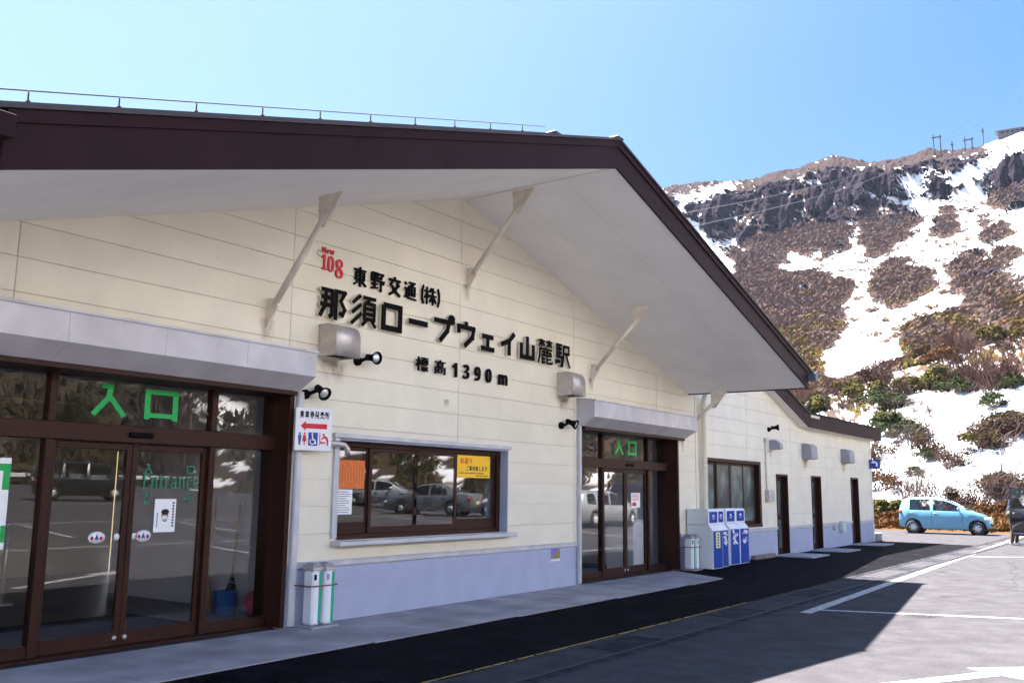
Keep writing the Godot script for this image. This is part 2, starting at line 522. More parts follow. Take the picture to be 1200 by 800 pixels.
		n_stain += 1
	# downpipe at the corner
	var dp := begin(true)
	tube(dp, [Vector3(17.92, 0.0, 0.1), Vector3(17.92, 3.32, 0.1), Vector3(17.9, 3.5, 0.16)], 0.058, 12)
	tube(dp, [Vector3(17.92, 3.18, 0.1), Vector3(17.92, 3.32, 0.1)], 0.068, 12)
	tube(dp, [Vector3(17.92, 2.02, 0.1), Vector3(17.92, 2.05, 0.1)], 0.066, 12)
	tube(dp, [Vector3(17.92, 0.9, 0.1), Vector3(17.92, 0.93, 0.1)], 0.066, 12)
	done(dp, "downpipe", M.siding1, b)

func shutter_box(b: Node3D, x0: float, x1: float) -> void:
	var s := put(Node3D.new(), "shutter_box", b)
	var side := Transform3D(Basis(Vector3(0, 0, 1), Vector3.UP, Vector3(-1, 0, 0)), Vector3.ZERO)
	var prof := PackedVector2Array([Vector2(0.002, 2.56), Vector2(0.09, 2.545), Vector2(0.345, 2.69), Vector2(0.345, 2.95), Vector2(0.002, 2.99)])
	var n := 4
	for k in n:
		var st := begin()
		var a := lerpf(x0, x1, float(k) / n) + 0.001
		var c := lerpf(x0, x1, float(k + 1) / n) - 0.001
		prism(st, prof, -c, -a, side)
		done(st, "sheet", M.shutter, s)
	var t := begin()
	span(t, x0 - 0.01, x1 + 0.015, 2.945, 2.975, 0.346, 0.362, 0.004)
	prism(t, PackedVector2Array([Vector2(0.002, 2.993), Vector2(0.365, 2.953), Vector2(0.365, 2.965), Vector2(0.002, 3.01)]), -x1 - 0.012, -x0 + 0.01, side)
	done(t, "top_flashing", M.trim, s)
	var g := begin()
	span(g, x0 + 0.15, x1 - 0.02, 2.5, 2.556, -0.12, 0.02)
	span(g, x0 + 0.15, x1 - 0.02, 2.5, 2.544, 0.025, 0.08)
	done(g, "slot", M.bronze, s)

func sliding_doors(b: Node3D, x0: float, x1: float, mid: float, m0: float, m1: float) -> void:
	var d := put(Node3D.new(), "entrance_door", b)
	var z := -0.28
	var f := begin()
	# side linings (deep jambs) and sill
	span(f, x0, x0 + 0.06, 0.02, 2.55, -0.45, -0.002, 0.004)
	span(f, x1 - 0.06, x1, 0.02, 2.55, -0.45, -0.002, 0.004)
	span(f, x0 + 0.06, x1 - 0.06, 2.5, 2.55, -0.45, -0.13, 0.004)
	done(f, "lining", M.bronze, d)
	for s in [[x0 + 0.06, m0 - 0.03], [m1 + 0.03, x1 - 0.06]]:
		var t := begin()
		span(t, s[0], s[1], 0.03, 0.13, z - 0.03, z + 0.03, 0.004)
		done(t, "bottom_rail", M.bronze, d)
	var tr := begin()
	span(tr, x0 + 0.06, x1 - 0.06, 1.9, 2.06, z - 0.06, z + 0.07, 0.006)
	done(tr, "transom", M.bronze, d)
	var se := begin()
	span(se, mid - 0.1, mid + 0.16, 1.95, 2.0, z + 0.071, z + 0.1, 0.008)
	done(se, "sensor", M.black, d)
	for x in [m0, m1]:
		var u := begin()
		span(u, x - 0.035, x + 0.035, 0.03, 1.9, z - 0.05, z + 0.05, 0.004)
		span(u, x - 0.035, x + 0.035, 2.06, 2.5, z - 0.05, z + 0.05, 0.004)
		done(u, "mullion", M.bronze, d)
	var sl := begin()
	span(sl, x0 + 0.06, x1 - 0.06, 0.003, 0.029, -0.42, -0.16, 0.003)
	done(sl, "threshold", M.bronze, d)
	# two leaves
	for s in [[m0 + 0.036, mid - 0.003], [mid + 0.003, m1 - 0.036]]:
		var l := begin()
		var zz := z - 0.015
		span(l, s[0], s[0] + 0.055, 0.03, 1.89, zz - 0.02, zz + 0.02, 0.004)
		span(l, s[1] - 0.055, s[1], 0.03, 1.89, zz - 0.02, zz + 0.02, 0.004)
		span(l, s[0] + 0.055, s[1] - 0.055, 0.03, 0.16, zz - 0.02, zz + 0.02, 0.004)
		span(l, s[0] + 0.055, s[1] - 0.055, 1.83, 1.89, zz - 0.02, zz + 0.02, 0.004)
		done(l, "leaf_frame", M.bronze, d)
		var bolt := begin(true)
		var bx: float = s[1] - 0.05 if s[0] < mid - 0.1 else s[0] + 0.05
		lathe(bolt, [[0.022, 0.0], [0.022, 0.012], [0.014, 0.018]], 10, Transform3D(Basis(Vector3.RIGHT, PI / 2), Vector3(bx, 0.1, zz + 0.02)))
		done(bolt, "lock", M.steel, d)
		glass(d, s[0] + 0.055, s[1] - 0.055, 0.16, 1.83, zz)
	glass(d, x0 + 0.06, m0 - 0.035, 0.13, 1.9, z)
	glass(d, m1 + 0.035, x1 - 0.06, 0.13, 1.9, z)
	for s in [[x0 + 0.06, m0 - 0.035], [m0 + 0.035, m1 - 0.035], [m1 + 0.035, x1 - 0.06]]: glass(d, s[0], s[1], 2.06, 2.5, z)

# a double pane, very slightly bowed as large sheets are, so that reflections waver
func glass(parent: Node, x0: float, x1: float, y0: float, y1: float, z: float) -> void:
	var nx := 14
	var ny := 14
	var st := begin(true)
	var ph := x0 * 7.3 + y0 * 3.1
	for s in [0.004, -0.006]:
		var p := func(i: int, j: int) -> Vector3:
			var u := float(i) / nx; var v := float(j) / ny
			var bow := (0.00013 * sin(ph + u * 6.0 + v * 2.0) + 0.00009 * sin(ph * 2.0 + v * 9.0 - u * 3.0)) * sin(PI * u) * sin(PI * v)
			return Vector3(lerpf(x0, x1, u), lerpf(y0, y1, v), z + s + bow)
		for i in nx:
			for j in ny:
				quad(st, p.call(i, j + 1), p.call(i + 1, j + 1), p.call(i + 1, j), p.call(i, j))
	done(st, "pane", M.pane, parent)

func ticket_window(b: Node3D) -> void:
	var d := put(Node3D.new(), "ticket_window", b)
	var r := begin()
	# white reveal all round the recess
	span(r, 11.05, 11.07, 0.9, 2.07, -0.4, 0.012, 0.003)
	span(r, 7.66, 7.68, 0.9, 2.07, -0.4, 0.012, 0.003)
	span(r, 7.68, 11.05, 2.05, 2.07, -0.4, 0.012, 0.003)
	done(r, "reveal", M.dado, d)
	var t := begin()
	span(t, 7.58, 7.658, 0.93, 2.1, 0.002, 0.035, 0.005)
	span(t, 7.56, 11.1, 2.073, 2.13, 0.002, 0.05, 0.006)
	done(t, "casing", M.trim, d)
	var s := begin()
	span(s, 7.6, 11.12, 0.845, 0.897, -0.19, 0.16, 0.008)
	done(s, "sill", M.trim, d)
	var z := -0.16
	var f := begin()
	span(f, 7.68, 11.05, 1.99, 2.049, z - 0.04, z + 0.04, 0.004)
	span(f, 7.68, 11.05, 0.898, 0.955, z - 0.04, z + 0.04, 0.004)
	span(f, 7.68, 7.73, 0.955, 1.99, z - 0.04, z + 0.04, 0.004)
	span(f, 10.97, 11.05, 0.955, 1.99, z - 0.04, z + 0.04, 0.004)
	done(f, "frame", M.bronze, d)
	var xs := [7.73, 8.36, 9.2, 10.03, 10.97]
	for k in 4:
		var zz: float = z + (0.012 if k in [1, 2] else -0.012)
		var l := begin()
		var a: float = xs[k] - (0.03 if k in [1, 2] else 0.0); var c: float = xs[k + 1] + (0.03 if k in [1, 2] else 0.0)
		var lo := 0.956
		span(l, a, a + 0.055, lo, 1.988, zz - 0.011, zz + 0.011, 0.003)
		span(l, c - 0.055, c, lo, 1.988, zz - 0.011, zz + 0.011, 0.003)
		span(l, a + 0.055, c - 0.055, lo, lo + (0.14 if k in [0, 3] else 0.08), zz - 0.011, zz + 0.011, 0.003)
		span(l, a + 0.055, c - 0.055, 1.94, 1.988, zz - 0.011, zz + 0.011, 0.003)
		done(l, "sash", M.bronze, d)
		glass(d, a + 0.055, c - 0.055, lo + (0.14 if k in [0, 3] else 0.08), 1.94, zz)
	# a conduit with a bend, left of the window
	var p := begin(true)
	tube(p, [Vector3(7.42, 2.0, 0.05), Vector3(7.6, 2.0, 0.06), Vector3(7.68, 1.985, 0.08), Vector3(7.72, 1.94, 0.09), Vector3(7.725, 1.87, 0.09)], 0.035, 10)
	done(p, "vent_elbow", M.steel, d)

func frosted_window(b: Node3D) -> void:
	var d := put(Node3D.new(), "frosted_window", b)
	var z := -0.09
	var f := begin()
	span(f, 18.02, 21.40, 2.15, 2.22, z - 0.05, 0.01, 0.004)
	span(f, 18.02, 21.40, 0.72, 0.79, z - 0.05, 0.02, 0.004)
	span(f, 18.02, 18.09, 0.79, 2.15, z - 0.05, 0.01, 0.004)
	span(f, 21.27, 21.40, 0.79, 2.15, z - 0.05, 0.01, 0.004)
	done(f, "frame", M.bronze, d)
	var xs := [18.09, 18.9, 19.68, 20.48, 21.27]
	for k in 4:
		var l := begin()
		var zz: float = z + (0.012 if k in [1, 2] else -0.012)
		var a: float = xs[k]; var c: float = xs[k + 1]
		span(l, a, a + 0.06, 0.79, 2.15, zz - 0.011, zz + 0.011, 0.003)
		span(l, c - 0.06, c, 0.79, 2.15, zz - 0.011, zz + 0.011, 0.003)
		span(l, a + 0.06, c - 0.06, 0.79, 0.87, zz - 0.011, zz + 0.011, 0.003)
		span(l, a + 0.06, c - 0.06, 2.09, 2.15, zz - 0.011, zz + 0.011, 0.003)
		done(l, "sash", M.bronze, d)
		var g := begin()
		span(g, a + 0.06, c - 0.06, 0.87, 2.09, zz - 0.003, zz + 0.003)
		done(g, "pane", M.frosted, d)

func plain_door(b: Node3D, x0: float, x1: float, top: float) -> void:
	var d := put(Node3D.new(), "side_door", b)
	var f := begin()
	span(f, x0, x0 + 0.05, 0.0, top, -0.2, 0.012, 0.004)
	span(f, x1 - 0.05, x1, 0.0, top, -0.2, 0.012, 0.004)
	span(f, x0 + 0.05, x1 - 0.05, top - 0.05, top, -0.2, 0.012, 0.004)
	done(f, "frame", M.bronze, d)
	var z := -0.15
	var l := begin()
	span(l, x0 + 0.052, x0 + 0.14, 0.02, top - 0.055, z - 0.02, z + 0.02, 0.004)
	span(l, x1 - 0.14, x1 - 0.052, 0.02, top - 0.055, z - 0.02, z + 0.02, 0.004)
	span(l, x0 + 0.14, x1 - 0.14, 0.02, 0.16, z - 0.02, z + 0.02, 0.004)
	span(l, x0 + 0.14, x1 - 0.14, 0.84, 0.96, z - 0.02, z + 0.02, 0.004)
	span(l, x0 + 0.14, x1 - 0.14, top - 0.16, top - 0.055, z - 0.02, z + 0.02, 0.004)
	done(l, "leaf", M.bronze, d)
	for s in [[0.16, 0.84], [0.96, top - 0.16]]:
		var g := begin()
		span(g, x0 + 0.14, x1 - 0.14, s[0], s[1], z - 0.003, z + 0.003)
		done(g, "pane", M.frosted, d)
	var h := begin(true)
	lathe(h, [[0.012, 0.0], [0.012, 0.05], [0.032, 0.055], [0.036, 0.075], [0.02, 0.09]], 12, Transform3D(Basis(Vector3.RIGHT, PI / 2), Vector3(x0 + 0.1, 0.95, z + 0.02)))
	done(h, "door_knob", M.steel, d)

func inside() -> void:
	# floor, partition walls and things that show through the doors
	var fl := begin()
	span(fl, -0.28, 31.28, -0.1, 0.002, -7.58, -0.201)
	structure(done(fl, "interior_floor", M.dark_floor))
	var mat := begin()
	span(mat, 3.9, 6.6, 0.003, 0.016, -2.3, -0.7, 0.004)
	tag(done(mat, "door_mat", M.rubber), "black ribbed mat on the floor behind the left entrance doors", "door mat")
	var mat2 := begin()
	span(mat2, 14.0, 16.4, 0.003, 0.016, -2.2, -0.7, 0.004)
	tag(done(mat2, "door_mat", M.rubber), "dark mat on the floor behind the right entrance doors", "door mat")
	var ce := begin()
	span(ce, -0.28, 31.28, 2.9, 3.0, -7.58, -0.22)
	structure(done(ce, "ceiling", M.soffit))
	var pw := begin()
	span(pw, 7.7, 7.8, 0.003, 2.9, -4.5, -0.22)
	structure(done(pw, "partition_wall", M.inner))
	pw = begin()
	span(pw, 12.8, 12.9, 0.003, 2.9, -6.0, -0.22)
	span(pw, 17.2, 17.3, 0.003, 2.9, -6.0, -0.22)
	span(pw, 17.9, 31.2, 0.003, 2.9, -4.0, -3.9)
	structure(done(pw, "partition_wall", M.inner))
	pw = begin()
	span(pw, 7.81, 12.79, 0.003, 2.9, -4.5, -4.41)
	span(pw, 12.901, 17.199, 0.003, 2.9, -6.1, -6.0)
	structure(done(pw, "partition_wall", M.tan_wall))
	# two brooms, a bucket and a red bag by the partition wall
	for k in 2:
		var o := thing("broom", ["straw broom with pale wooden handle leaning beside the blue bucket", "dark bristle broom with wooden handle standing behind the blue bucket"][k], "broom", [Vector3(7.36, 0.003, -1.9), Vector3(7.5, 0.003, -1.6)][k])
		var h := begin(true)
		var up := [Vector3(0.2, 1.35, -0.12), Vector3(0.1, 1.3, 0.0)][k] as Vector3
		tube(h, [up * 0.3, up], 0.016, 8)
		done(h, "handle", M.wood, o)
		var br := begin(true)
		tube(br, [Vector3(-0.02, 0.0, 0.02), up * 0.15, up * 0.31], [0.13, 0.08, 0.025], 9)
		done(br, "bristles", M.straw if k == 0 else M.rubber, o)
	var bk := thing("bucket", "blue plastic bucket on the floor behind the glass under the brooms", "bucket", Vector3(7.3, 0.003, -1.42))
	var s := begin(true)
	lathe(s, [[0.11, 0.0], [0.14, 0.26], [0.15, 0.27], [0.13, 0.265], [0.10, 0.02]], 18)
	done(s, "pail", M.blue_plastic, bk)
	s = begin(true)
	tube(s, [Vector3(-0.145, 0.25, 0), Vector3(-0.12, 0.34, 0.05), Vector3(0, 0.39, 0.08), Vector3(0.12, 0.34, 0.05), Vector3(0.145, 0.25, 0)], 0.005, 5)
	done(s, "bail", M.steel, bk)
	s = begin(true)
	rng.seed = 5
	var prof := []
	for k in 9:
		var a := PI * k / 8
		prof.append([0.02 + 0.21 * sin(a) * rng.randf_range(0.85, 1.1), 0.17 - 0.17 * cos(a)])
	lathe(s, prof, 14)
	var bag := done(s, "rubbish_bag", M.red_bag)
	bag.position = Vector3(7.4, 0.003, -0.85)
	tag(bag, "crumpled pinkish red bag lying by the wall behind the left entrance glass", "bag")
	# a dark counter and railing seen dimly further in
	var ct := thing("ticket_gate", "dim metal railing with posts inside the left entrance hall", "railing", Vector3(5.3, 0.003, -4.2))
	for k in 5:
		s = begin(true)
		tube(s, [Vector3(k * 0.42 - 0.9, 0, 0), Vector3(k * 0.42 - 0.9, 1.0, 0)], 0.03, 8)
		lathe(s, [[0.14, 0.0], [0.12, 0.02], [0.03, 0.03]], 12, Transform3D(Basis.IDENTITY, Vector3(k * 0.42 - 0.9, 0, 0)))
		done(s, "post", M.steel, ct)
	s = begin(true)
	tube(s, [Vector3(-0.9, 1.0, 0), Vector3(0.78, 1.0, 0)], 0.03, 8)
	tube(s, [Vector3(-0.9, 0.55, 0), Vector3(0.78, 0.55, 0)], 0.022, 8)
	done(s, "rail", M.steel, ct)
	var cb := thing("white_cabinet", "white floor cabinet behind the right entrance door glass", "cabinet", Vector3(16.5, 0.003, -0.95))
	s = begin()
	span(s, -0.3, 0.3, 0.0, 0.92, -0.3, 0.3, 0.01)
	done(s, "body", M.white, cb)
	s = begin()
	span(s, -0.32, 0.32, 0.921, 0.95, -0.32, 0.32, 0.008)
	done(s, "lid", M.white, cb)

# ---------------------------------------------------------------- ground and markings
func ground() -> void:
	var st := begin()
	# the lot, running out past the frame on every side
	for k in 2:
		prism(st, [PackedVector2Array([Vector2(-12, -0.3), Vector2(12, -0.3), Vector2(12, 0), Vector2(-12, 0)]), PackedVector2Array([Vector2(12, -0.3), Vector2(74, -0.3), Vector2(74, lot_y(74.0)), Vector2(12, 0)])][k], -43.5, 160.0, Transform3D(Basis(Vector3(0, 0, 1), Vector3.UP, Vector3(-1, 0, 0)), Vector3.ZERO))
	structure(done(st, "parking_lot", M.asphalt))
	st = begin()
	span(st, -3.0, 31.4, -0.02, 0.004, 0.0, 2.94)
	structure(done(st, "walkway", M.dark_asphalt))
	# concrete apron in bays
	var ap := structure(put(Node3D.new(), "apron"))
	for k in 8:
		var x0 := -3.0 + k * 2.48
		var x1: float = min(x0 + 2.474, 16.6)
		st = begin()
		var x1b: float = x1 if k < 7 else x1 - 0.9
		prism(st, PackedVector2Array([Vector2(x0, 0.0), Vector2(x1, 0.0), Vector2(x1b + 0.05, -1.34), Vector2(x0, -1.38)]), -0.02, 0.014, Transform3D(Basis(Vector3.RIGHT, Vector3(0, 0, -1), Vector3.UP), Vector3.ZERO))
		done(st, "concrete_bay", M.concrete, ap)
	for d in [22.35, 25.15, 28.95]:
		st = begin()
		span(st, d - 0.25, d + 1.05, -0.02, 0.035, 0.02, 0.95, 0.008)
		structure(done(st, "door_slab", M.concrete))
	st = begin()
	span(st, 31.55, 32.3, 0.0, 0.25, -0.7, 0.05, 0.015)
	tag(done(st, "concrete_block", M.concrete), "low grey concrete block at the far corner of the station", "block")
	# drain: two thin kerbs and lids
	var dr := structure(put(Node3D.new(), "drain"))
	for k in 44:
		st = begin()
		var x0 := -2.0 + k * 1.0
		span(st, x0 + 0.003, x0 + 0.997, -0.05, -0.004 + 0.006 * float(k % 3 == 1), 3.05, 3.52, 0.006)
		done(st, "drain_lid", M.drain if k % 4 != 2 else M.drain2, dr)
	st = begin()
	span(st, -3.0, 42.0, -0.05, 0.008, 2.95, 3.045, 0.006)
	span(st, -3.0, 42.0, -0.05, 0.006, 3.525, 3.64, 0.006)
	done(st, "drain_edge", M.drain, dr)
	st = begin()
	span(st, -3.0, 42.0, -0.02, 0.0095, 3.505, 3.53)
	span(st, -3.0, 42.0, -0.02, 0.0095, 3.04, 3.052)
	done(st, "drain_gap", M.ink, dr)
	# worn yellow line on the edge of the walkway
	rng.seed = 11
	st = begin()
	var x := 3.0
	while x < 12.6:
		var l := rng.randf_range(0.06, 0.5)
		var w := rng.randf_range(0.005, 0.018)
		span(st, x, x + l, 0.0085, 0.0125, 2.975 - w * 0.4, 2.975 + w)
		x += l + rng.randf_range(0.01, 0.09)
	structure(done(st, "yellow_line", M.yellow_paint))
	# white paint
	line("edge_line", Vector2(12.05, 3.96), Vector2(44.0, 3.12), 0.15)
	line("bay_line", Vector2(12.45, 3.9), Vector2(15.4, 12.2), 0.11)
	line("bay_line", Vector2(25.5, 3.5), Vector2(31.0, 11.0), 0.11)
	for k in 9: line("bay_line", Vector2(3.0 + k * 5.4, 15.5), Vector2(4.2 + k * 5.4, 20.5), 0.12)
	line("bay_line", Vector2(-6, 13.2), Vector2(50, 12.0), 0.13)
	line("bay_line", Vector2(-60, 22.2), Vector2(44, 20.6), 0.13)
	line("bay_line", Vector2(-80, 31.2), Vector2(44, 32.6), 0.13)
	line("bay_line", Vector2(-80, 46.2), Vector2(44, 44.6), 0.13)
	line("bay_line", Vector2(-8, 9.6), Vector2(-1, 16.0), 0.13)
	# arrow on the lot
	var a := Vector2(8.18, 5.99); var d := (Vector2(9.08, 6.5) - a).normalized(); var n := d.orthogonal()
	a -= d * 1.2
	var tip := Vector2(9.9, 6.98)
	var nk := Vector2(9.08, 6.5)
	var q := PackedVector2Array()
	for p in [a + n * 0.06, nk + n * 0.09, nk + n * 0.27 + d * 0.02, tip, nk - n * 0.27 + d * 0.02, nk - n * 0.09, a - n * 0.06]: q.append(Vector2(p.x, -p.y))
	st = begin()
	prism(st, q, 0.0, 0.004, FLOOR)
	structure(done(st, "arrow_marking", M.paint))
	a = Vector2(-2.6, 9.2)
	q = PackedVector2Array()
	for p in [Vector2(0, -0.07), Vector2(2.2, -0.1), Vector2(2.1, -0.3), Vector2(3.2, 0), Vector2(2.1, 0.3), Vector2(2.2, 0.1), Vector2(0, 0.07)]: q.append(Vector2(a.x + p.x, -(a.y + p.y)))
	st = begin()
	prism(st, q, 0.0, 0.004, FLOOR)
	structure(done(st, "arrow_marking", M.paint))

func lot_wear() -> void:
	# cracks, and dark drips where cars have stood
	rng.seed = 23
	for c in [[Vector2(14.0, 4.6), Vector2(17.5, 5.6)], [Vector2(17.5, 5.6), Vector2(23.0, 5.0)], [Vector2(9.8, 4.3), Vector2(12.6, 4.75)], [Vector2(20.0, 7.2), Vector2(33.0, 4.9)], [Vector2(24.0, 4.2), Vector2(29.5, 4.4)], [Vector2(7.2, 4.6), Vector2(10.2, 5.5)], [Vector2(12.5, 1.9), Vector2(17.5, 2.3)]]:
		var st := begin()
		var a: Vector2 = c[0]
		var n := 22
		for k in n:
			var b: Vector2 = c[0].lerp(c[1], (k + 1.0) / n) + Vector2(rng.randfn(), rng.randfn()) * 0.05
			var w := rng.randf_range(0.002, 0.007)
			var d := (b - a).normalized().orthogonal() * w
			quad(st, Vector3(a.x - d.x, 0.0056, a.y - d.y), Vector3(b.x - d.x, 0.0056, b.y - d.y), Vector3(b.x + d.x, 0.0056, b.y + d.y), Vector3(a.x + d.x, 0.0056, a.y + d.y))
			a = b
		structure(done(st, "crack", M.ink))
	for k in 12:
		var x := rng.randf_range(11.0, 34.0); var z := rng.randf_range(3.9, 7.4)
		var s := rng.randf_range(0.18, 0.6)
		var st := begin()
		for q in [0, 1, 2, 0, 2, 3]:
			var u: float = [0.0, 1.0, 1.0, 0.0][q]; var v: float = [0.0, 0.0, 1.0, 1.0][q]
			st.set_uv(Vector2(u, v))
			st.add_vertex(Vector3(x + (u - 0.5) * s * 1.6, 0.006 + 0.0002 * k, z + (v - 0.5) * s))
		structure(done(st, "oil_stain", M.oil))

const FLOOR := Transform3D(Basis(Vector3(1, 0, 0), Vector3(0, 0, -1), Vector3(0, 1, 0)), Vector3.ZERO)

# the lot is level by the station and climbs gently beyond
func lot_y(z: float) -> float:
	return maxf(0.0, (z - 12.0) * 0.03)

func line(called: String, a: Vector2, b: Vector2, w: float) -> void:
	var n := (b - a).normalized().orthogonal() * w / 2
	var st := begin()
	var cuts := [0.0, 1.0]
	if (a.y - 12.0) * (b.y - 12.0) < 0: cuts = [0.0, (12.0 - a.y) / (b.y - a.y), 1.0]
	for k in cuts.size() - 1:
		var c := []
		for e in [[cuts[k], 1], [cuts[k + 1], 1], [cuts[k + 1], -1], [cuts[k], -1]]:
			var p: Vector2 = a.lerp(b, e[0]) + n * e[1]
			c.append(Vector3(p.x, lot_y(p.y) + 0.004, p.y))
		if (c[1] - c[0]).cross(c[2] - c[0]).y < 0: quad(st, c[0], c[1], c[2], c[3])
		else: quad(st, c[3], c[2], c[1], c[0])
	structure(done(st, called, M.paint))

# ---------------------------------------------------------------- things on the front wall
func signs() -> void:
	var t := thing("company_lettering", "smaller black raised letters naming the company, upper row on the cream wall", "lettering", Vector3(7.76, 3.9, 0.0))
	var xs := [["east", 0.0], ["field", 0.31], ["mix", 0.62], ["pass", 0.92], ["lp", 1.21], ["stock", 1.32], ["rp", 1.56]]
	for e in xs:
		var st := begin()
		var narrow: bool = e[0] in ["lp", "rp"]
		glyph(st, e[0], Vector2(0.14 if narrow else 0.25, 0.26), {"mix": 12.0, "lp": 15.0, "rp": 15.0}.get(e[0], 8.5), 0.02, Transform3D.IDENTITY)
		done(st, "letter", M.black, t).position = Vector3(e[1], 0.0, 0.012)
	t = thing("station_name_lettering", "largest black raised letters of the station name across the cream wall", "lettering", Vector3(7.2, 3.42, 0.0))
	var names := ["na", "su", "ro", "bar", "pu", "u", "e", "i", "mt", "foot", "eki"]
	var widths := [12.2, 11.2, 18.0, 18.0, 17.0, 17.5, 17.0, 18.0, 17.5, 8.6, 10.6]
	for k in names.size():
		var st := begin()
		glyph(st, names[k], Vector2(0.45, 0.40), widths[k], 0.004, Transform3D(Basis.IDENTITY, Vector3(0, 0, 0.036)))
		var o := done(st, "letter", M.black, t)
		o.position = Vector3(0.505 * k, 0.002 * k, 0.02)
		st = begin()
		glyph(st, names[k], Vector2(0.45, 0.40), widths[k] - 0.8, 0.033, Transform3D.IDENTITY)
		done(st, "pale_edge", M.letter_side, o)
	t = thing("altitude_lettering", "lowest row of raised black letters giving the altitude 1390 m", "lettering", Vector3(8.93, 3.0, 0.0))
	xs = [["hyo", 0.0], ["ko", 0.37]]
	for e in xs:
		var st := begin()
		glyph(st, e[0], Vector2(0.25, 0.2), 8.5, 0.02, Transform3D.IDENTITY)
		done(st, "letter", M.black, t).position = Vector3(e[1], 0.0, 0.03)
	var dx := [0.76, 1.0, 1.26, 1.52, 1.82]
	for k in 5: text_mesh("1390m"[k], "Droid Sans", true, 0.195, 0.02, "letter", M.black, t, Transform3D(Basis.IDENTITY, Vector3(dx[k], 0.0, 0.03)))
	t = thing("red_logo", "small red emblem with New and 108 in serif figures beside the company letters", "logo", Vector3(7.2, 3.97, 0.0))
	text_mesh("New", "Droid Serif", true, 0.066, 0.012, "letter", M.red_paint, t, Transform3D(Basis(Vector3(0, 0, 1), 0.03), Vector3(0.055, 0.232, 0.012)))
	text_mesh("1", "Droid Serif", true, 0.185, 0.012, "letter", M.red_paint, t, Transform3D(Basis.IDENTITY.scaled(Vector3(0.78, 1, 1)), Vector3(0.045, 0.03, 0.012)))
	text_mesh("0", "Droid Serif", true, 0.185, 0.012, "letter", M.red_paint, t, Transform3D(Basis.IDENTITY.scaled(Vector3(0.8, 1, 1)), Vector3(0.15, 0.025, 0.012)))
	text_mesh("8", "Droid Serif", true, 0.23, 0.012, "letter", M.red_paint, t, Transform3D(Basis.IDENTITY.scaled(Vector3(0.8, 1, 1)), Vector3(0.275, -0.03, 0.012)))
	var cu := begin(true)
	tube(cu, [Vector3(0.06, 0.24, 0.02), Vector3(0.0, 0.25, 0.02), Vector3(-0.02, 0.21, 0.02), Vector3(0.01, 0.18, 0.02), Vector3(0.05, 0.2, 0.02)], 0.006, 5)
	done(cu, "curl", M.steel, t)

	# direction sign standing out from the wall beside the doors, reading along the wall
	t = thing("direction_sign", "white board with a red left arrow and restroom symbols, square to the wall", "sign", Vector3(7.07, 1.9, 0.06))
	t.rotation.y = -0.0
	var bs := Transform3D(Basis(Vector3(0.62, 0, 0.78), Vector3.UP, Vector3(-0.78, 0, 0.62)), Vector3.ZERO)
	t.transform = Transform3D(Basis(Vector3(0.93, 0, 0.36), Vector3.UP, Vector3(-0.36, 0, 0.93)), Vector3(6.93, 1.9, 0.06))
	var st := begin()
	span(st, 0.0, 0.43, 0.0, 0.47, -0.02, 0.02, 0.004)
	done(st, "board", M.white, t)
	st = begin()
	for k in 6: glyph(st, ["jo", "sha", "ken", "hatsu", "uri", "sho"][k], Vector2(0.052, 0.08), 13.0, 0.001, Transform3D(Basis.IDENTITY, Vector3(0.045 + k * 0.059, 0.355, 0.0203)))
	done(st, "lettering", M.black, t)
	st = begin()
	prism(st, PackedVector2Array([Vector2(0.06, 0.27), Vector2(0.12, 0.325), Vector2(0.12, 0.298), Vector2(0.37, 0.298), Vector2(0.37, 0.242), Vector2(0.12, 0.242), Vector2(0.12, 0.215)]), 0.0202, 0.0215)
	done(st, "arrow", M.red_paint, t)
	pictograms(t)

	st = begin()
	span(st, 0.0, 0.4, -0.01, 0.01, -0.42, -0.4)
	# flat wall pieces
	poster("notice", "orange sheet with faint lines taped inside the left pane of the ticket window", 7.80, 8.27, 1.49, 1.83, -0.155, M.orange_paper, [])
	poster("notice", "small white printed sheet below the orange one on the ticket window", 7.81, 8.07, 1.19, 1.48, -0.155, M.paper, [])
	var yp := poster("lodging_poster", "bright yellow poster with red and dark writing on the ticket window", 10.08, 10.84, 1.66, 1.97, -0.155, M.yellow_paper, [])
	st = begin()
	for k in 3: glyph(st, ["o", "haku", "ri"][k], Vector2(0.085, 0.09), 14.0, 0.0008, Transform3D(Basis.IDENTITY, Vector3(0.06 + k * 0.1, 0.19, 0.0012)))
	done(st, "red_writing", M.red_paint, yp)
	st = begin()
	for k in 7: glyph(st, ["go", "an", "nai", "ita", "shi", "ma", "su2"][k], Vector2(0.062, 0.07), 14.0, 0.0008, Transform3D(Basis.IDENTITY, Vector3(0.2 + k * 0.072, 0.095, 0.0012)))
	rng.seed = 3
	for r in [[0.05, 0.055, 16], [0.42, 0.02, 8]]:
		for k in r[2]: span(st, r[0] + k * 0.036, r[0] + k * 0.036 + rng.randf_range(0.014, 0.028), r[1], r[1] + 0.018, 0.0012, 0.0018)
	done(st, "dark_writing", M.ink, yp)
	rules(get_node("notice"), 0.47, 0.34, 9, M.faint_ink, true)
	rules(get_node("notice_001"), 0.26, 0.29, 10, M.ink, false)

	# on the sliding doors
	var np := poster("mask_notice", "white notice with a drawn masked face stuck on the right sliding leaf", 5.50, 5.74, 1.05, 1.37, -0.285, M.paper, [])
	st = begin(true)
	ellipse(st, Vector3(0.12, 0.16, 0.002), Vector3(0.04, 0.06, 0.0012))
	done(st, "face", M.skin, np)
	st = begin(true)
	ellipse(st, Vector3(0.12, 0.195, 0.0032), Vector3(0.044, 0.028, 0.0012))
	done(st, "hair", M.ink, np)
	st = begin(true)
	ellipse(st, Vector3(0.12, 0.135, 0.0034), Vector3(0.036, 0.025, 0.0012))
	done(st, "mask", M.white, np)
	st = begin()
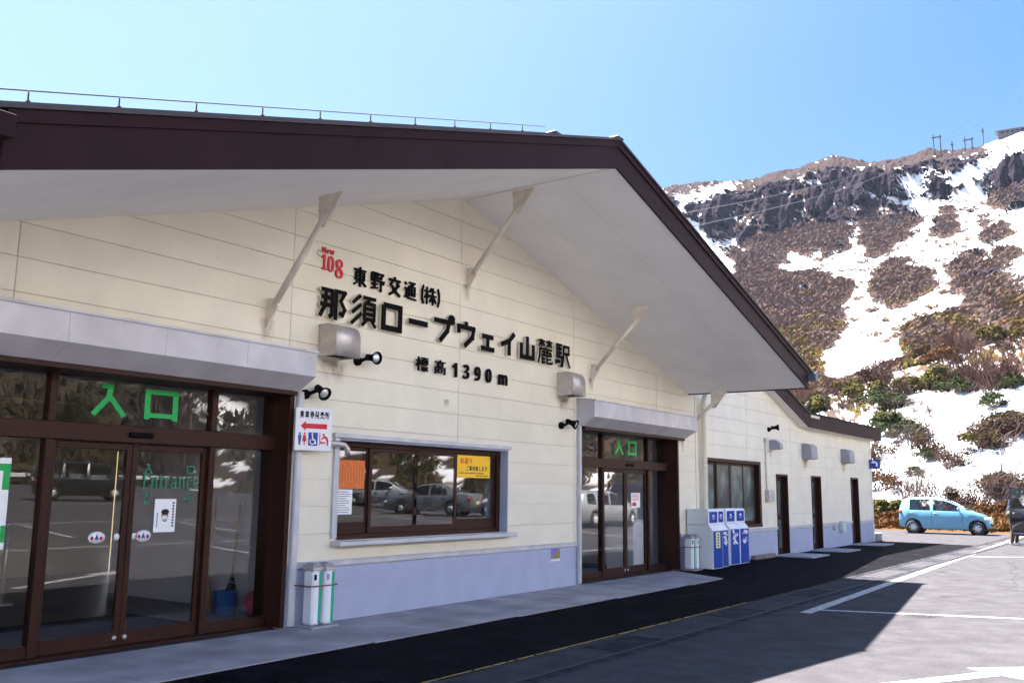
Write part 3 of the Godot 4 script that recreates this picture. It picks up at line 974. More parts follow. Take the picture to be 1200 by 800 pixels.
	for k in 9: span(st, 0.2, 0.222, 0.05 + k * 0.028, 0.068 + k * 0.028, 0.0012, 0.0018)
	for k in 6: span(st, 0.03, 0.042, 0.05 + k * 0.024, 0.066 + k * 0.024, 0.0012, 0.0018)
	done(st, "writing", M.ink, np)
	np = poster("left_notice", "white sheet edged in green stuck to the glass at the left frame edge", 3.72, 4.07, 0.95, 1.72, -0.27, M.paper, [])
	st = begin()
	span(st, 0.1, 0.35, 0.66, 0.72, 0.0012, 0.002)
	span(st, 0.29, 0.35, 0.5, 0.66, 0.0012, 0.002)
	span(st, 0.31, 0.35, 0.06, 0.2, 0.0012, 0.002)
	done(st, "writing", M.green_paint, np)
	np = poster("red_notice", "small white notice with red print on the right entrance doors", 15.42, 15.78, 1.2, 1.47, -0.285, M.paper, [])
	st = begin()
	span(st, 0.05, 0.2, 0.03, 0.1, 0.0012, 0.002)
	for k in 5: span(st, 0.06, 0.3, 0.13 + k * 0.025, 0.14 + k * 0.025, 0.0012, 0.002)
	done(st, "writing", M.red_paint, np)
	for k in 2:
		var o := thing("round_sticker", ["oval white sticker with red and blue marks on the left sliding leaf", "oval white sticker with red and blue marks on the right sliding leaf"][k], "sticker", Vector3([4.92, 5.4][k], 1.02, -0.287))
		st = begin(true)
		ellipse(st, Vector3.ZERO, Vector3(0.085, 0.055, 0.0012))
		done(st, "disc", M.white, o)
		st = begin(true)
		ellipse(st, Vector3(-0.045, -0.005, 0.001), Vector3(0.016, 0.018, 0.0008))
		ellipse(st, Vector3(0.045, -0.005, 0.001), Vector3(0.016, 0.018, 0.0008))
		done(st, "red_mark", M.red_paint, o)
		st = begin()
		prism(st, PackedVector2Array([Vector2(-0.022, -0.02), Vector2(0.022, -0.02), Vector2(0.0, 0.035)]), 0.0012, 0.002)
		done(st, "blue_mark", M.blue_paint, o)
		st = begin(true)
		ellipse(st, Vector3.ZERO, Vector3(0.032, 0.032, 0.0012))
		o = done(st, "small_sticker", M.white)
		o.position = Vector3([5.12, 5.3][k], 1.02, -0.287)
		tag(o, ["little round white sticker beside the meeting edge of the left leaf", "little round white sticker beside the meeting edge of the right leaf"][k], "sticker")
	# green film letters on glass
	t = thing("entrance_lettering", "big green film letters for entrance on the left transom glass", "lettering", Vector3(4.72, 2.12, -0.274))
	for k in 2:
		st = begin()
		glyph(st, ["iri", "kuchi"][k], Vector2([0.42, 0.46][k], 0.34), 13.5, 0.0012, Transform3D.IDENTITY)
		done(st, "letter", M.green_paint, t).position = Vector3([0.0, 0.54][k], 0, 0)
	t = thing("entrance_lettering", "green film letters with the word Entrance on the right sliding leaf", "lettering", Vector3(5.33, 1.3, -0.287))
	st = begin()
	glyph(st, "iri", Vector2(0.11, 0.1), 15.0, 0.001, Transform3D(Basis.IDENTITY, Vector3(0.02, 0.31, 0)))
	glyph(st, "kuchi", Vector2(0.11, 0.1), 15.0, 0.001, Transform3D(Basis.IDENTITY, Vector3(0.5, 0.31, 0)))
	glyph(st, "ip", Vector2(0.12, 0.13), 10.0, 0.001, Transform3D(Basis.IDENTITY, Vector3(0.02, 0.02, 0)))
	glyph(st, "gu", Vector2(0.14, 0.13), 11.0, 0.001, Transform3D(Basis.IDENTITY, Vector3(0.48, 0.02, 0)))
	done(st, "letter", M.green_film, t)
	text_mesh("Entrance", "Droid Serif", true, 0.15, 0.001, "letter", M.green_film, t, Transform3D(Basis.IDENTITY.scaled(Vector3(0.68, 1, 1)), Vector3(0.01, 0.165, 0.001)))
	t = thing("entrance_lettering", "green film letters on the transom glass of the right entrance", "lettering", Vector3(14.75, 2.13, -0.274))
	for k in 2:
		st = begin()
		glyph(st, ["iri", "kuchi"][k], Vector2(0.4, 0.32), 16.0, 0.0012, Transform3D.IDENTITY)
		done(st, "letter", M.green_paint, t).position = Vector3([0.0, 0.52][k], 0, 0)

	# yellow and violet sticker on the dado
	t = thing("dado_sticker", "small square sticker, half violet half yellow, on the grey dado near the right entrance", "sticker", Vector3(12.25, 0.46, -0.0045))
	st = begin()
	prism(st, PackedVector2Array([Vector2(0, 0), Vector2(0.26, 0.15), Vector2(0.26, 0.15), Vector2(0, 0.15)]), 0, 0.001)
	done(st, "violet_half", M.violet, t)
	st = begin()
	prism(st, PackedVector2Array([Vector2(0.005, 0), Vector2(0.26, 0), Vector2(0.26, 0.145)]), 0, 0.001)
	done(st, "yellow_half", M.yellow_paint, t)
	st = begin()
	span(st, 0.0, 0.26, -0.04, -0.008, 0.0, 0.001)
	for k in 6: span(st, 0.02 + k * 0.038, 0.045 + k * 0.038, -0.033, -0.016, 0.0012, 0.0018)
	done(st, "caption", M.white, t)

	# spotlights: round base, arm, flared head
	spot("black spotlight beside the steel hood, tilted out and right", Vector3(7.9, 3.0, 0), Vector3(-0.05, -0.12, 0.9))
	spot("black spotlight just above the direction sign, facing out and down", Vector3(7.1, 2.53, 0), Vector3(-0.1, -0.45, 0.8))
	spot("black spotlight left of the right shutter box", Vector3(12.5, 2.52, 0), Vector3(0.2, -0.3, 0.7))
	spot("black spotlight high on the annex wall to the right of the downpipe", Vector3(22.0, 3.02, 0), Vector3(0.25, 0.05, 0.9))
	# steel hoods
	hood("curved steel vent hood beside the left shutter box", Vector3(7.27, 2.98, 0), 0.36)
	hood("curved steel vent hood above the right shutter box", Vector3(12.4, 2.99, 0), 0.36)
	cover("square grey vent cover on the annex wall, left one of two", Vector3(24.5, 2.4, 0), 0.52, 0.4)
	cover("square grey vent cover on the annex wall nearest the far corner", Vector3(28.1, 2.4, 0), 0.52, 0.4)
	cover("small grey vent cover under the annex spotlight", Vector3(22.05, 2.55, 0), 0.22, 0.22)
	# conduit and grey box
	t = thing("switch_box", "grey box with a thin conduit running up the annex wall", "electrical box", Vector3(21.85, 1.3, 0.0))
	st = begin(true)
	tube(st, [Vector3(-0.12, 0.25, 0.025), Vector3(-0.12, 1.46, 0.025)], 0.018, 6)
	done(st, "conduit", M.strut, t)
	st = begin()
	span(st, -0.2, 0.18, 0.0, 0.27, 0.002, 0.11, 0.01)
	span(st, -0.17, -0.06, 1.4, 1.5, 0.002, 0.05, 0.006)
	done(st, "box", M.steel, t)
	t = thing("tap_box", "small pale box and valve low on the annex wall between two doors", "electrical box", Vector3(27.6, 0.42, 0.0))
	st = begin()
	span(st, 0.0, 0.34, 0.0, 0.3, 0.002, 0.12, 0.02)
	done(st, "box", M.pale_green, t)
	st = begin(true)
	lathe(st, [[0.06, 0.0], [0.06, 0.03], [0.02, 0.06]], 10, Transform3D(Basis(Vector3.RIGHT, PI / 2), Vector3(-0.5, 0.12, 0.003)))
	done(st, "valve", M.steel, t)
	# blue projecting sign at the far corner
	t = thing("corner_sign", "small blue plate with a white mark projecting at the far corner of the annex", "sign", Vector3(31.2, 2.3, 0.02))
	st = begin()
	span(st, -0.014, 0.014, 0.0, 0.3, 0.0, 0.34, 0.004)
	done(st, "plate", M.blue_paint, t)
	var side := Transform3D(Basis(Vector3(0, 0, 1), Vector3.UP, Vector3(-1, 0, 0)), Vector3.ZERO)
	st = begin()
	prism(st, PackedVector2Array([Vector2(0.07, 0.2), Vector2(0.1, 0.25), Vector2(0.2, 0.25), Vector2(0.27, 0.19), Vector2(0.27, 0.08), Vector2(0.21, 0.06), Vector2(0.22, 0.16), Vector2(0.17, 0.19), Vector2(0.12, 0.18)]), 0.0145, 0.016, side)
	done(st, "white_mark", M.white, t)

func ellipse(st: SurfaceTool, c: Vector3, r: Vector3) -> void:
	var xf := Transform3D(Basis(Vector3(r.x, 0, 0), Vector3(0, 0, r.z), Vector3(0, -r.y, 0)), c)
	lathe(st, [[1.0, 0.0], [1.0, 1.0]], 20, xf)

func poster(called: String, label: String, x0: float, x1: float, y0: float, y1: float, z: float, m: Material, _x: Array) -> Node3D:
	var t := thing(called, label, "poster", Vector3(x0, y0, z))
	var st := begin()
	span(st, 0.0, x1 - x0, 0.0, y1 - y0, 0.0, 0.001)
	done(st, "sheet", m, t)
	return t

func rules(t: Node3D, w: float, h: float, n: int, m: Material, upright: bool) -> void:
	rng.seed = n
	var st := begin()
	for k in n:
		var u := (k + 1.0) / (n + 1)
		if upright: span(st, u * w - 0.006, u * w + 0.006, h * rng.randf_range(0.05, 0.2), h * rng.randf_range(0.75, 0.93), 0.0012, 0.0016)
		else: span(st, w * 0.1, w * rng.randf_range(0.6, 0.9), u * h - 0.003, u * h + 0.003, 0.0012, 0.0016)
	done(st, "writing", m, t)

func pictograms(t: Node3D) -> void:
	var z := 0.0203
	var st := begin()
	# man
	disc(st, Vector2(0.055, 0.186), 0.012, z)
	prism(st, PackedVector2Array([Vector2(0.036, 0.17), Vector2(0.074, 0.17), Vector2(0.07, 0.11), Vector2(0.064, 0.06), Vector2(0.046, 0.06), Vector2(0.04, 0.11)]), z, z + 0.001)
	done(st, "man_symbol", M.blue_paint, t)
	st = begin()
	disc(st, Vector2(0.11, 0.186), 0.012, z)
	prism(st, PackedVector2Array([Vector2(0.096, 0.17), Vector2(0.124, 0.17), Vector2(0.136, 0.1), Vector2(0.118, 0.1), Vector2(0.116, 0.06), Vector2(0.104, 0.06), Vector2(0.102, 0.1), Vector2(0.084, 0.1)]), z, z + 0.001)
	done(st, "woman_symbol", M.red_paint, t)
	st = begin()
	span(st, 0.155, 0.265, 0.055, 0.2, z, z + 0.001)
	done(st, "wheelchair_field", M.blue_paint, t)
	st = begin()
	disc(st, Vector2(0.2, 0.183), 0.011, z + 0.0012)
	var arc := PackedVector2Array()
	for k in 11: arc.append(Vector2(0.205, 0.1) + Vector2(cos(2.2 + k * 0.4), sin(2.2 + k * 0.4)) * 0.034)
	for k in 11: arc.append(Vector2(0.205, 0.1) + Vector2(cos(6.2 - k * 0.4), sin(6.2 - k * 0.4)) * 0.024)
	prism(st, arc, z + 0.0012, z + 0.002)
	prism(st, PackedVector2Array([Vector2(0.195, 0.17), Vector2(0.208, 0.17), Vector2(0.212, 0.13), Vector2(0.236, 0.125), Vector2(0.252, 0.075), Vector2(0.24, 0.07), Vector2(0.226, 0.112), Vector2(0.2, 0.115)]), z + 0.0022, z + 0.003)
	done(st, "wheelchair_symbol", M.white, t)
	st = begin()
	span(st, 0.285, 0.292, 0.06, 0.2, z, z + 0.001)
	disc(st, Vector2(0.335, 0.18), 0.013, z)
	prism(st, PackedVector2Array([Vector2(0.34, 0.168), Vector2(0.372, 0.16), Vector2(0.392, 0.12), Vector2(0.392, 0.06), Vector2(0.376, 0.06), Vector2(0.37, 0.115), Vector2(0.345, 0.145), Vector2(0.31, 0.12), Vector2(0.305, 0.13)]), z, z + 0.001)
	prism(st, PackedVector2Array([Vector2(0.296, 0.12), Vector2(0.31, 0.1), Vector2(0.36, 0.1), Vector2(0.36, 0.085), Vector2(0.296, 0.08)]), z + 0.0012, z + 0.002)
	done(st, "nursery_symbol", M.red_paint, t)

func disc(st: SurfaceTool, c: Vector2, r: float, z: float) -> void:
	ellipse(st, Vector3(c.x, c.y, z), Vector3(r, r, 0.001))

func spot(label: String, at: Vector3, aim: Vector3) -> void:
	var t := thing("spotlight", label, "spotlight", at, 0.0, "")
	t.scale = Vector3.ONE * 0.74
	var st := begin(true)
	lathe(st, [[0.075, 0.002], [0.075, 0.05], [0.06, 0.075], [0.03, 0.085]], 16, Transform3D(Basis(Vector3.RIGHT, PI / 2), Vector3.ZERO))
	done(st, "base", M.black, t)
	st = begin(true)
	var k := Vector3(0.15, 0.07, 0.13)
	tube(st, [Vector3(0, 0, 0.08), Vector3(0.05, 0.03, 0.13), k], 0.028, 8)
	done(st, "arm", M.black, t)
	var d := aim.normalized()
	var n := d.cross(Vector3.UP).normalized()
	var xf := Transform3D(Basis(n, d, n.cross(d)), k + Vector3(0.03, 0.0, 0.03))
	st = begin(true)
	lathe(st, [[0.03, -0.12], [0.055, -0.1], [0.055, 0.02], [0.075, 0.07], [0.105, 0.12], [0.108, 0.14], [0.096, 0.14], [0.07, 0.085]], 18, xf)
	done(st, "lamp_head", M.black, t)
	st = begin(true)
	lathe(st, [[0.085, 0.1], [0.06, 0.125], [0.02, 0.136]], 18, xf)
	done(st, "lamp_lens", M.lens, t)

func hood(label: String, at: Vector3, w: float) -> void:
	var t := thing("vent_hood", label, "vent hood", at)
	var prof := PackedVector2Array([Vector2(0.0, 0.0), Vector2(0.3, 0.0), Vector2(0.3, 0.2)])
	for k in 7:
		var a := PI / 2 * k / 6
		prof.append(Vector2(0.16 + 0.14 * cos(a), 0.22 + 0.15 * sin(a)))
	prof.append(Vector2(0.0, 0.37))
	var side := Transform3D(Basis(Vector3(0, 0, 1), Vector3.UP, Vector3(-1, 0, 0)), Vector3(0, 0, 0.002))
	for x in [0.002, w]:
		var st := begin()
		prism(st, prof, -x - 0.004, -x, side)
		done(st, "side_plate", M.steel, t)
	var c := begin(true)
	var rings := []
	for p in prof.slice(1):
		rings.append([side * Vector3(p.x + 0.006, p.y, 0.012), side * Vector3(p.x + 0.006, p.y, -w - 0.016), side * Vector3(p.x - 0.004, p.y - 0.004, -w - 0.016), side * Vector3(p.x - 0.004, p.y - 0.004, 0.012)])
	skin(c, rings)
	done(c, "curved_sheet", M.steel, t)
	var s := begin()
	span(s, 0.03, w - 0.03, 0.02, 0.03, 0.02, 0.27)
	done(s, "grille", M.black, t)

func cover(label: String, at: Vector3, w: float, h: float) -> void:
	var t := thing("vent_cover", label, "vent hood", at)
	var side := Transform3D(Basis(Vector3(0, 0, 1), Vector3.UP, Vector3(-1, 0, 0)), Vector3(0, 0, 0.002))
	var st := begin()
	prism(st, PackedVector2Array([Vector2(0, 0), Vector2(0.24, 0), Vector2(0.27, 0.02), Vector2(0.25, h - 0.08), Vector2(0.14, h), Vector2(0, h)]), -w, 0, side)
	done(st, "hood", M.steel_dull, t)
	st = begin()
	for k in 4: span(st, 0.03, w - 0.03, -0.012, -0.004, 0.04 + k * 0.05, 0.06 + k * 0.05)
	done(st, "slats", M.steel_dull, t)

func small_things() -> void:
	# ash stands: two half cylinders side by side, strap and base plate
	for e in [[Vector3(7.26, 0.014, 0.2), "green and white striped ash stand strapped to the dado near the left entrance", "ash stand"], [Vector3(16.92, 0.014, 0.24), "green and white striped ash stand beside the blue and white recycling bins", "ash stand"]]:
		var t := thing("ash_stand", e[1], e[2], e[0])
		var st := begin()
		span(st, -0.2, 0.2, 0.0, 0.025, -0.13, 0.13, 0.006)
		done(st, "base_plate", M.steel_dull, t)
		for k in 2:
			var x: float = [-0.074, 0.074][k]; var zz: float = [-0.02, 0.02][k]
			var w := 0.136
			var c := begin()
			bevel_box(c, Vector3(x, 0.315, zz), Vector3(w, 0.57, 0.16), 0.022)
			done(c, "body", M.white, t)
			c = begin()
			span(c, x + w * 0.12, x + w * 0.42, 0.05, 0.585, zz + 0.079, zz + 0.082)
			done(c, "green_stripe", M.ash_green, t)
			c = begin()
			bevel_box(c, Vector3(x, 0.618, zz), Vector3(w + 0.008, 0.035, 0.168), 0.006)
			done(c, "rim", M.steel, t)
			var arch := PackedVector2Array()
			for s in 9: arch.append(Vector2(x + cos(PI * s / 8) * w * 0.47, 0.6365 + sin(PI * s / 8) * 0.045))
			c = begin()
			prism(c, arch, zz - 0.075, zz + 0.06)
			done(c, "lid", M.steel_dull, t)
			c = begin()
			span(c, x - 0.055, x - 0.02, 0.50, 0.56, zz + 0.079, zz + 0.083)
			done(c, "slot", M.black if k == 0 else M.steel_dull, t)
		var sr := begin()
		span(sr, -0.22, 0.175, 0.435, 0.45, 0.106, 0.112)
		span(sr, -0.22, -0.214, 0.435, 0.45, -0.19, 0.106)
		span(sr, 0.169, 0.175, 0.435, 0.45, -0.19, 0.106)
		done(sr, "strap", M.rust, t)
	# recycling bins
	var spec := [[17.17, 17.66, 0.56, "white and blue recycling bin nearest the ash stand, with yellow-green label"], [17.76, 18.1, 0.5, "narrow blue and white recycling bin mostly hidden behind the first"], [18.35, 18.86, 0.44, "third recycling bin from the ash stand, blue front with white print"], [18.88, 19.39, 0.44, "fourth recycling bin, blue and white, farthest from the ash stand"]]
	for k in 4:
		var e: Array = spec[k]
		bin(e[3], e[0], e[1], e[2], k)
	# small dark block and pale patch at the foot of the annex wall
	var st := begin()
	span(st, 20.6, 21.9, 0.004, 0.1, 0.02, 0.14, 0.012)
	tag(done(st, "wall_foot_block", M.pinkish), "low pinkish concrete strip at the foot of the wall beyond the bins", "block")

func bin(label: String, x0: float, x1: float, zf: float, k: int) -> void:
	var t := thing("recycling_bin", label, "recycling bin", Vector3(x0, 0.006, 0.0), 0.0, "")
	var w := x1 - x0
	var zb := 0.03
	var side := Transform3D(Basis(Vector3(0, 0, 1), Vector3.UP, Vector3(-1, 0, 0)), Vector3.ZERO)
	var st := begin()
	prism(st, PackedVector2Array([Vector2(zb, 0.03), Vector2(zf, 0.03), Vector2(zf, 0.76), Vector2(zf - 0.09, 0.86), Vector2(zb, 0.86)]), -w + 0.004, -0.004, side)
	done(st, "body", M.white, t)
	st = begin()
	prism(st, PackedVector2Array([Vector2(zb, 0.868), Vector2(zf - 0.085, 0.868), Vector2(zf - 0.085, 1.13), Vector2(zf - 0.11, 1.16), Vector2(zb, 1.16)]), -w, 0.0, side)
	done(st, "hood", M.white, t)
	st = begin()
	span(st, 0.05, w - 0.05, 0.90, 1.115, zf - 0.084, zf - 0.08)
	done(st, "flap_panel", M.bin_blue, t)
	st = begin(true)
	ellipse(st, Vector3(w / 2, 1.01, zf - 0.0795), Vector3(0.05, 0.05, 0.002))
	done(st, "opening", M.white, t)
	st = begin(true)
	ellipse(st, Vector3(w / 2, 1.005, zf - 0.0772), Vector3(0.03, 0.022, 0.002))
	done(st, "opening_mark", M.bin_blue, t)
	st = begin()
	span(st, 0.025, w - 0.025, 0.04, 0.745, zf + 0.0005, zf + 0.005)
	done(st, "front_panel", M.bin_blue, t)
	st = begin()
	if k == 0: span(st, w * 0.3, w * 0.72, 0.42, 0.72, zf + 0.0055, zf + 0.007)
	else:
		rng.seed = 40 + k
		for j in 22: bevel_box(st, Vector3(w * rng.randf_range(0.3, 0.75), rng.randf_range(0.45, 0.71), zf + 0.0062 + 0.00005 * j), Vector3(rng.randf_range(0.03, 0.1), rng.randf_range(0.012, 0.05), 0.001), 0.0, Basis(Vector3(0, 0, 1), rng.randf_range(-0.5, 0.5)))
	done(st, "print", M.label_yellow if k == 0 else M.white, t)
	if k == 0:
		st = begin()
		for j in 5: span(st, w * 0.42, w * 0.6, 0.45 + j * 0.052, 0.48 + j * 0.052, zf + 0.0072, zf + 0.008)
		done(st, "writing", M.ink, t)
	st = begin()
	for x in [0.05, w - 0.05]:
		for z in [zb + 0.05, zf - 0.05]: span(st, x - 0.02, x + 0.02, 0.0, 0.03, z - 0.02, z + 0.02)
	done(st, "feet", M.black, t)

# ---------------------------------------------------------------- vehicles
func at_key(keys: Array, s: float) -> float:
	if s <= keys[0][0]: return keys[0][1]
	for k in keys.size() - 1:
		if s <= keys[k + 1][0]:
			var t: float = (s - keys[k][0]) / (keys[k + 1][0] - keys[k][0])
			return lerpf(keys[k][1], keys[k + 1][1], t)
	return keys[-1][1]

# c: L, W, low, belt, roof (keys along the length from tail to nose), wheels [rear, front], wr, side [[from, to], ...], screen, rear
func car_ring(c: Dictionary, s: float) -> Array:
	var L: float = c.L
	var e := absf(s - L / 2) / (L / 2)
	var hw: float = c.W / 2 * (1.0 - c.get("taper", 0.16) * pow(e, 5.0) - 0.03 * e * e)
	var low: float = c.low
	if s < 0.25: low += (0.25 - s) * 0.5
	if s > L - 0.3: low += (s - L + 0.3) * 0.25
	for w in c.wheels:
		var d: float = absf(s - w)
		var R: float = c.wr + 0.055
		if d < R: low = max(low, c.wr + sqrt(R * R - d * d) * 0.98)
	var belt: float = at_key(c.belt, s)
	var roof: float = max(at_key(c.roof, s), belt + 0.012)
	var d := roof - belt
	var mid: float = max(lerpf(c.low, belt, 0.55), low + 0.06)
	var p := [Vector2(0, low), Vector2(hw * 0.93, low), Vector2(hw * 0.985, min(low + 0.07, mid - 0.02)), Vector2(hw, mid), Vector2(hw * 0.99, max(belt - 0.05, mid + 0.02)), Vector2(hw * 0.955, max(belt, mid + 0.03)),
		Vector2(hw * 0.955 - d * 0.24, belt + d * 0.86 + (0.01 if d < 0.1 else 0.0)), Vector2(hw * 0.955 - d * 0.24 - min(0.10, 0.04 + d * 0.12), belt + d * 0.965 + (0.004 if d < 0.1 else 0.0)), Vector2(0, roof + 0.012)]
	return p

func car(called: String, label: String, at: Vector3, turn: float, c: Dictionary, paint: Material, group := "") -> Node3D:
	var t := thing(called, label, c.get("kind", "car"), at, turn, group)
	var L: float = c.L
	var ss := [0.0, 0.02, 0.06, 0.12]
	var s := 0.2
	while s < L - 0.15:
		ss.append(s)
		s += 0.075
	ss.append_array([L - 0.12, L - 0.06, L - 0.02, L])
	var extra := []
	for r in c.side: extra.append_array(r)
	extra.append_array(c.screen); extra.append_array(c.rear)
	for w in c.wheels:
		for k in 9: extra.append(w + (c.wr + 0.055) * sin(-PI / 2 + PI * k / 8))
	ss.append_array(extra)
	ss.sort()
	var body := begin(true)
	var panes := {}
	var prev := []
	var prev_s := -1.0
	var first := []
	for x in ss:
		if prev_s >= 0 and x - prev_s < 0.004: continue
		var h := car_ring(c, x)
		var ring := []
		for p in h: ring.append(Vector3(p.x, p.y, x - L / 2))
		for k in range(h.size() - 2, 0, -1): ring.append(Vector3(-h[k].x, h[k].y, x - L / 2))
		if prev.is_empty(): first = ring
		else:
			var m: float = (x + prev_s) / 2
			for k in ring.size():
				var q := (k + 1) % ring.size()
				var g := ""
				if k in [5, 10]:
					for r in c.side:
						if m > r[0] and m < r[1]: g = "side_window %d %.2f" % [k, r[0]]
				if k in [7, 8]:
					if m > c.screen[0] and m < c.screen[1]: g = "windscreen"
					if m > c.rear[0] and m < c.rear[1]: g = "rear_window"
				if g:
					if not panes.has(g): panes[g] = begin(true)
					quad(panes[g], prev[k], ring[k], ring[q], prev[q])
				else: quad(body, prev[k], ring[k], ring[q], prev[q])
		prev = ring
		prev_s = x
	var fc := Vector3(0, 0.5, first[0].z); var lc := Vector3(0, 0.5, prev[0].z)
	for k in first.size():
		var q := (k + 1) % first.size()
		tri(body, fc, first[k], first[q])
		tri(body, lc, prev[q], prev[k])
	done(body, "body", paint, t)
	for g in panes: done(panes[g], g.split(" ")[0], M.car_glass, t)
	# wheels
	for w in c.wheels:
		for sd in [-1.0, 1.0]:
			var wn := put(Node3D.new(), "wheel", t)
			wn.position = Vector3(sd * (c.W / 2 - 0.10), c.wr, w - L / 2)
			var xf := Transform3D(Basis(Vector3(0, 0, 1), -PI / 2 * sd), Vector3.ZERO)
			var ty := begin(true)
			var r: float = c.wr
			lathe(ty, [[r * 0.62, -0.09], [r * 0.93, -0.09], [r, -0.06], [r, 0.06], [r * 0.94, 0.088], [r * 0.64, 0.09]], 22, xf, false)
			done(ty, "tyre", M.rubber, wn)
			var rm := begin(true)
			lathe(rm, [[r * 0.65, 0.085], [r * 0.6, 0.07], [r * 0.3, 0.088], [r * 0.12, 0.095], [0.01, 0.096]], 22, xf)
			done(rm, "rim", M.rim, wn)
			var ho := begin()
			for k in 6:
				var a := TAU * k / 6
				bevel_box(ho, xf * Vector3(cos(a) * r * 0.46, 0.083, sin(a) * r * 0.46), Vector3(0.012, r * 0.2, r * 0.13), 0.0, Basis(Vector3(1, 0, 0), a * sd))
			done(ho, "spoke_gap", M.black, wn)
		# dark lining of the arch
		var ar := begin(true)
		tube(ar, [Vector3(-c.W * 0.46, c.wr, w - L / 2), Vector3(c.W * 0.46, c.wr, w - L / 2)], c.wr + 0.045, 18)
		done(ar, "arch_lining", M.black, t)
	# lamps, plates, handles, mirrors
	for sd in [-1.0, 1.0]:
		var hr := car_ring(c, L - 0.1)
		var hb: float = at_key(c.belt, L - 0.22)
		var hl := begin(true)
		ellipse_ball(hl, Vector3(sd * hr[3].x * 0.80, hb - 0.07, L / 2 - 0.13), Vector3(0.17, 0.075, 0.12))
		done(hl, "headlight", M.lens, t)
		var rr := car_ring(c, 0.06)
		var tl := begin(true)
		ellipse_ball(tl, Vector3(sd * rr[3].x * 0.9, at_key(c.belt, 0.05) - c.get("tail", 0.14), -L / 2 + 0.07), Vector3(0.1, c.get("tail_h", 0.12), 0.085))
		done(tl, "tail_light", M.tail, t)
		var mi := begin(true)
		var ms: float = c.mirror
		var mw := car_ring(c, ms)
		ellipse_ball(mi, Vector3(sd * (mw[5].x + 0.1), at_key(c.belt, ms) + 0.1, ms - L / 2), Vector3(0.1, 0.075, 0.06))
		tube(mi, [Vector3(sd * mw[5].x * 0.97, at_key(c.belt, ms) + 0.04, ms - L / 2), Vector3(sd * (mw[5].x + 0.06), at_key(c.belt, ms) + 0.07, ms - L / 2)], 0.025, 6)
		done(mi, "mirror", paint, t)
		for hs in c.handles:
			var hd := begin(true)
			var hp := car_ring(c, hs)
			ellipse_ball(hd, Vector3(sd * (hp[4].x + 0.012), hp[4].y - 0.06, hs - L / 2), Vector3(0.02, 0.018, 0.09))
			done(hd, "door_handle", paint, t)
		var seam := begin()
		for hs in c.seams:
			for k in 8:
				var ya := lerpf(c.low + 0.09, at_key(c.belt, hs) - 0.01, k / 8.0); var yb := lerpf(c.low + 0.09, at_key(c.belt, hs) - 0.01, (k + 1) / 8.0)
				var xa := side_at(c, hs, ya) + 0.0015; var xb := side_at(c, hs, yb) + 0.0015
				var z: float = hs - L / 2
				quad(seam, Vector3(sd * xa, ya, z - 0.006), Vector3(sd * xb, yb, z - 0.006), Vector3(sd * xb, yb, z + 0.006), Vector3(sd * xa, ya, z + 0.006))
		done(seam, "door_seam", M.black, t)
	var bp := begin()
	bevel_box(bp, Vector3(0, 0.42, L / 2 + 0.005), Vector3(c.W * 0.5, 0.12, 0.03), 0.01)
	done(bp, "grille", M.black, t)
	for e in [L / 2 + 0.024, -L / 2 - 0.008]:
		bp = begin()
		bevel_box(bp, Vector3(0, 0.5 if e > 0 else 0.62, e), Vector3(0.33, 0.165, 0.012), 0.003)
		done(bp, "number_plate", M.plate, t)
	# seats
	for r in c.seats:
		for sd in [-1.0, 1.0]:
			var se := begin()
			var z: float = r - L / 2
			bevel_box(se, Vector3(sd * c.W * 0.22, c.low + 0.38, z), Vector3(0.48, 0.16, 0.5), 0.04)
			bevel_box(se, Vector3(sd * c.W * 0.22, c.low + 0.72, z - 0.26), Vector3(0.46, 0.6, 0.12), 0.04, Basis(Vector3.RIGHT, -0.2))
			bevel_box(se, Vector3(sd * c.W * 0.22, c.low + 1.06, z - 0.34), Vector3(0.26, 0.16, 0.08), 0.03, Basis(Vector3.RIGHT, -0.2))
			done(se, "seat", M.seat, t)
	return t

func side_at(c: Dictionary, s: float, y: float) -> float:
	var h := car_ring(c, s)
	for k in range(1, 6):
		if y <= h[k + 1].y: return lerpf(h[k].x, h[k + 1].x, clampf((y - h[k].y) / max(h[k + 1].y - h[k].y, 0.001), 0, 1))
	return h[5].x

func ellipse_ball(st: SurfaceTool, c: Vector3, r: Vector3, bs := Basis.IDENTITY) -> void:
	var prof := []
	for k in 9: prof.append([max(0.001, sin(PI * k / 8)), -cos(PI * k / 8)])
	lathe(st, prof, 14, Transform3D(bs * Basis.from_scale(r), c), false)

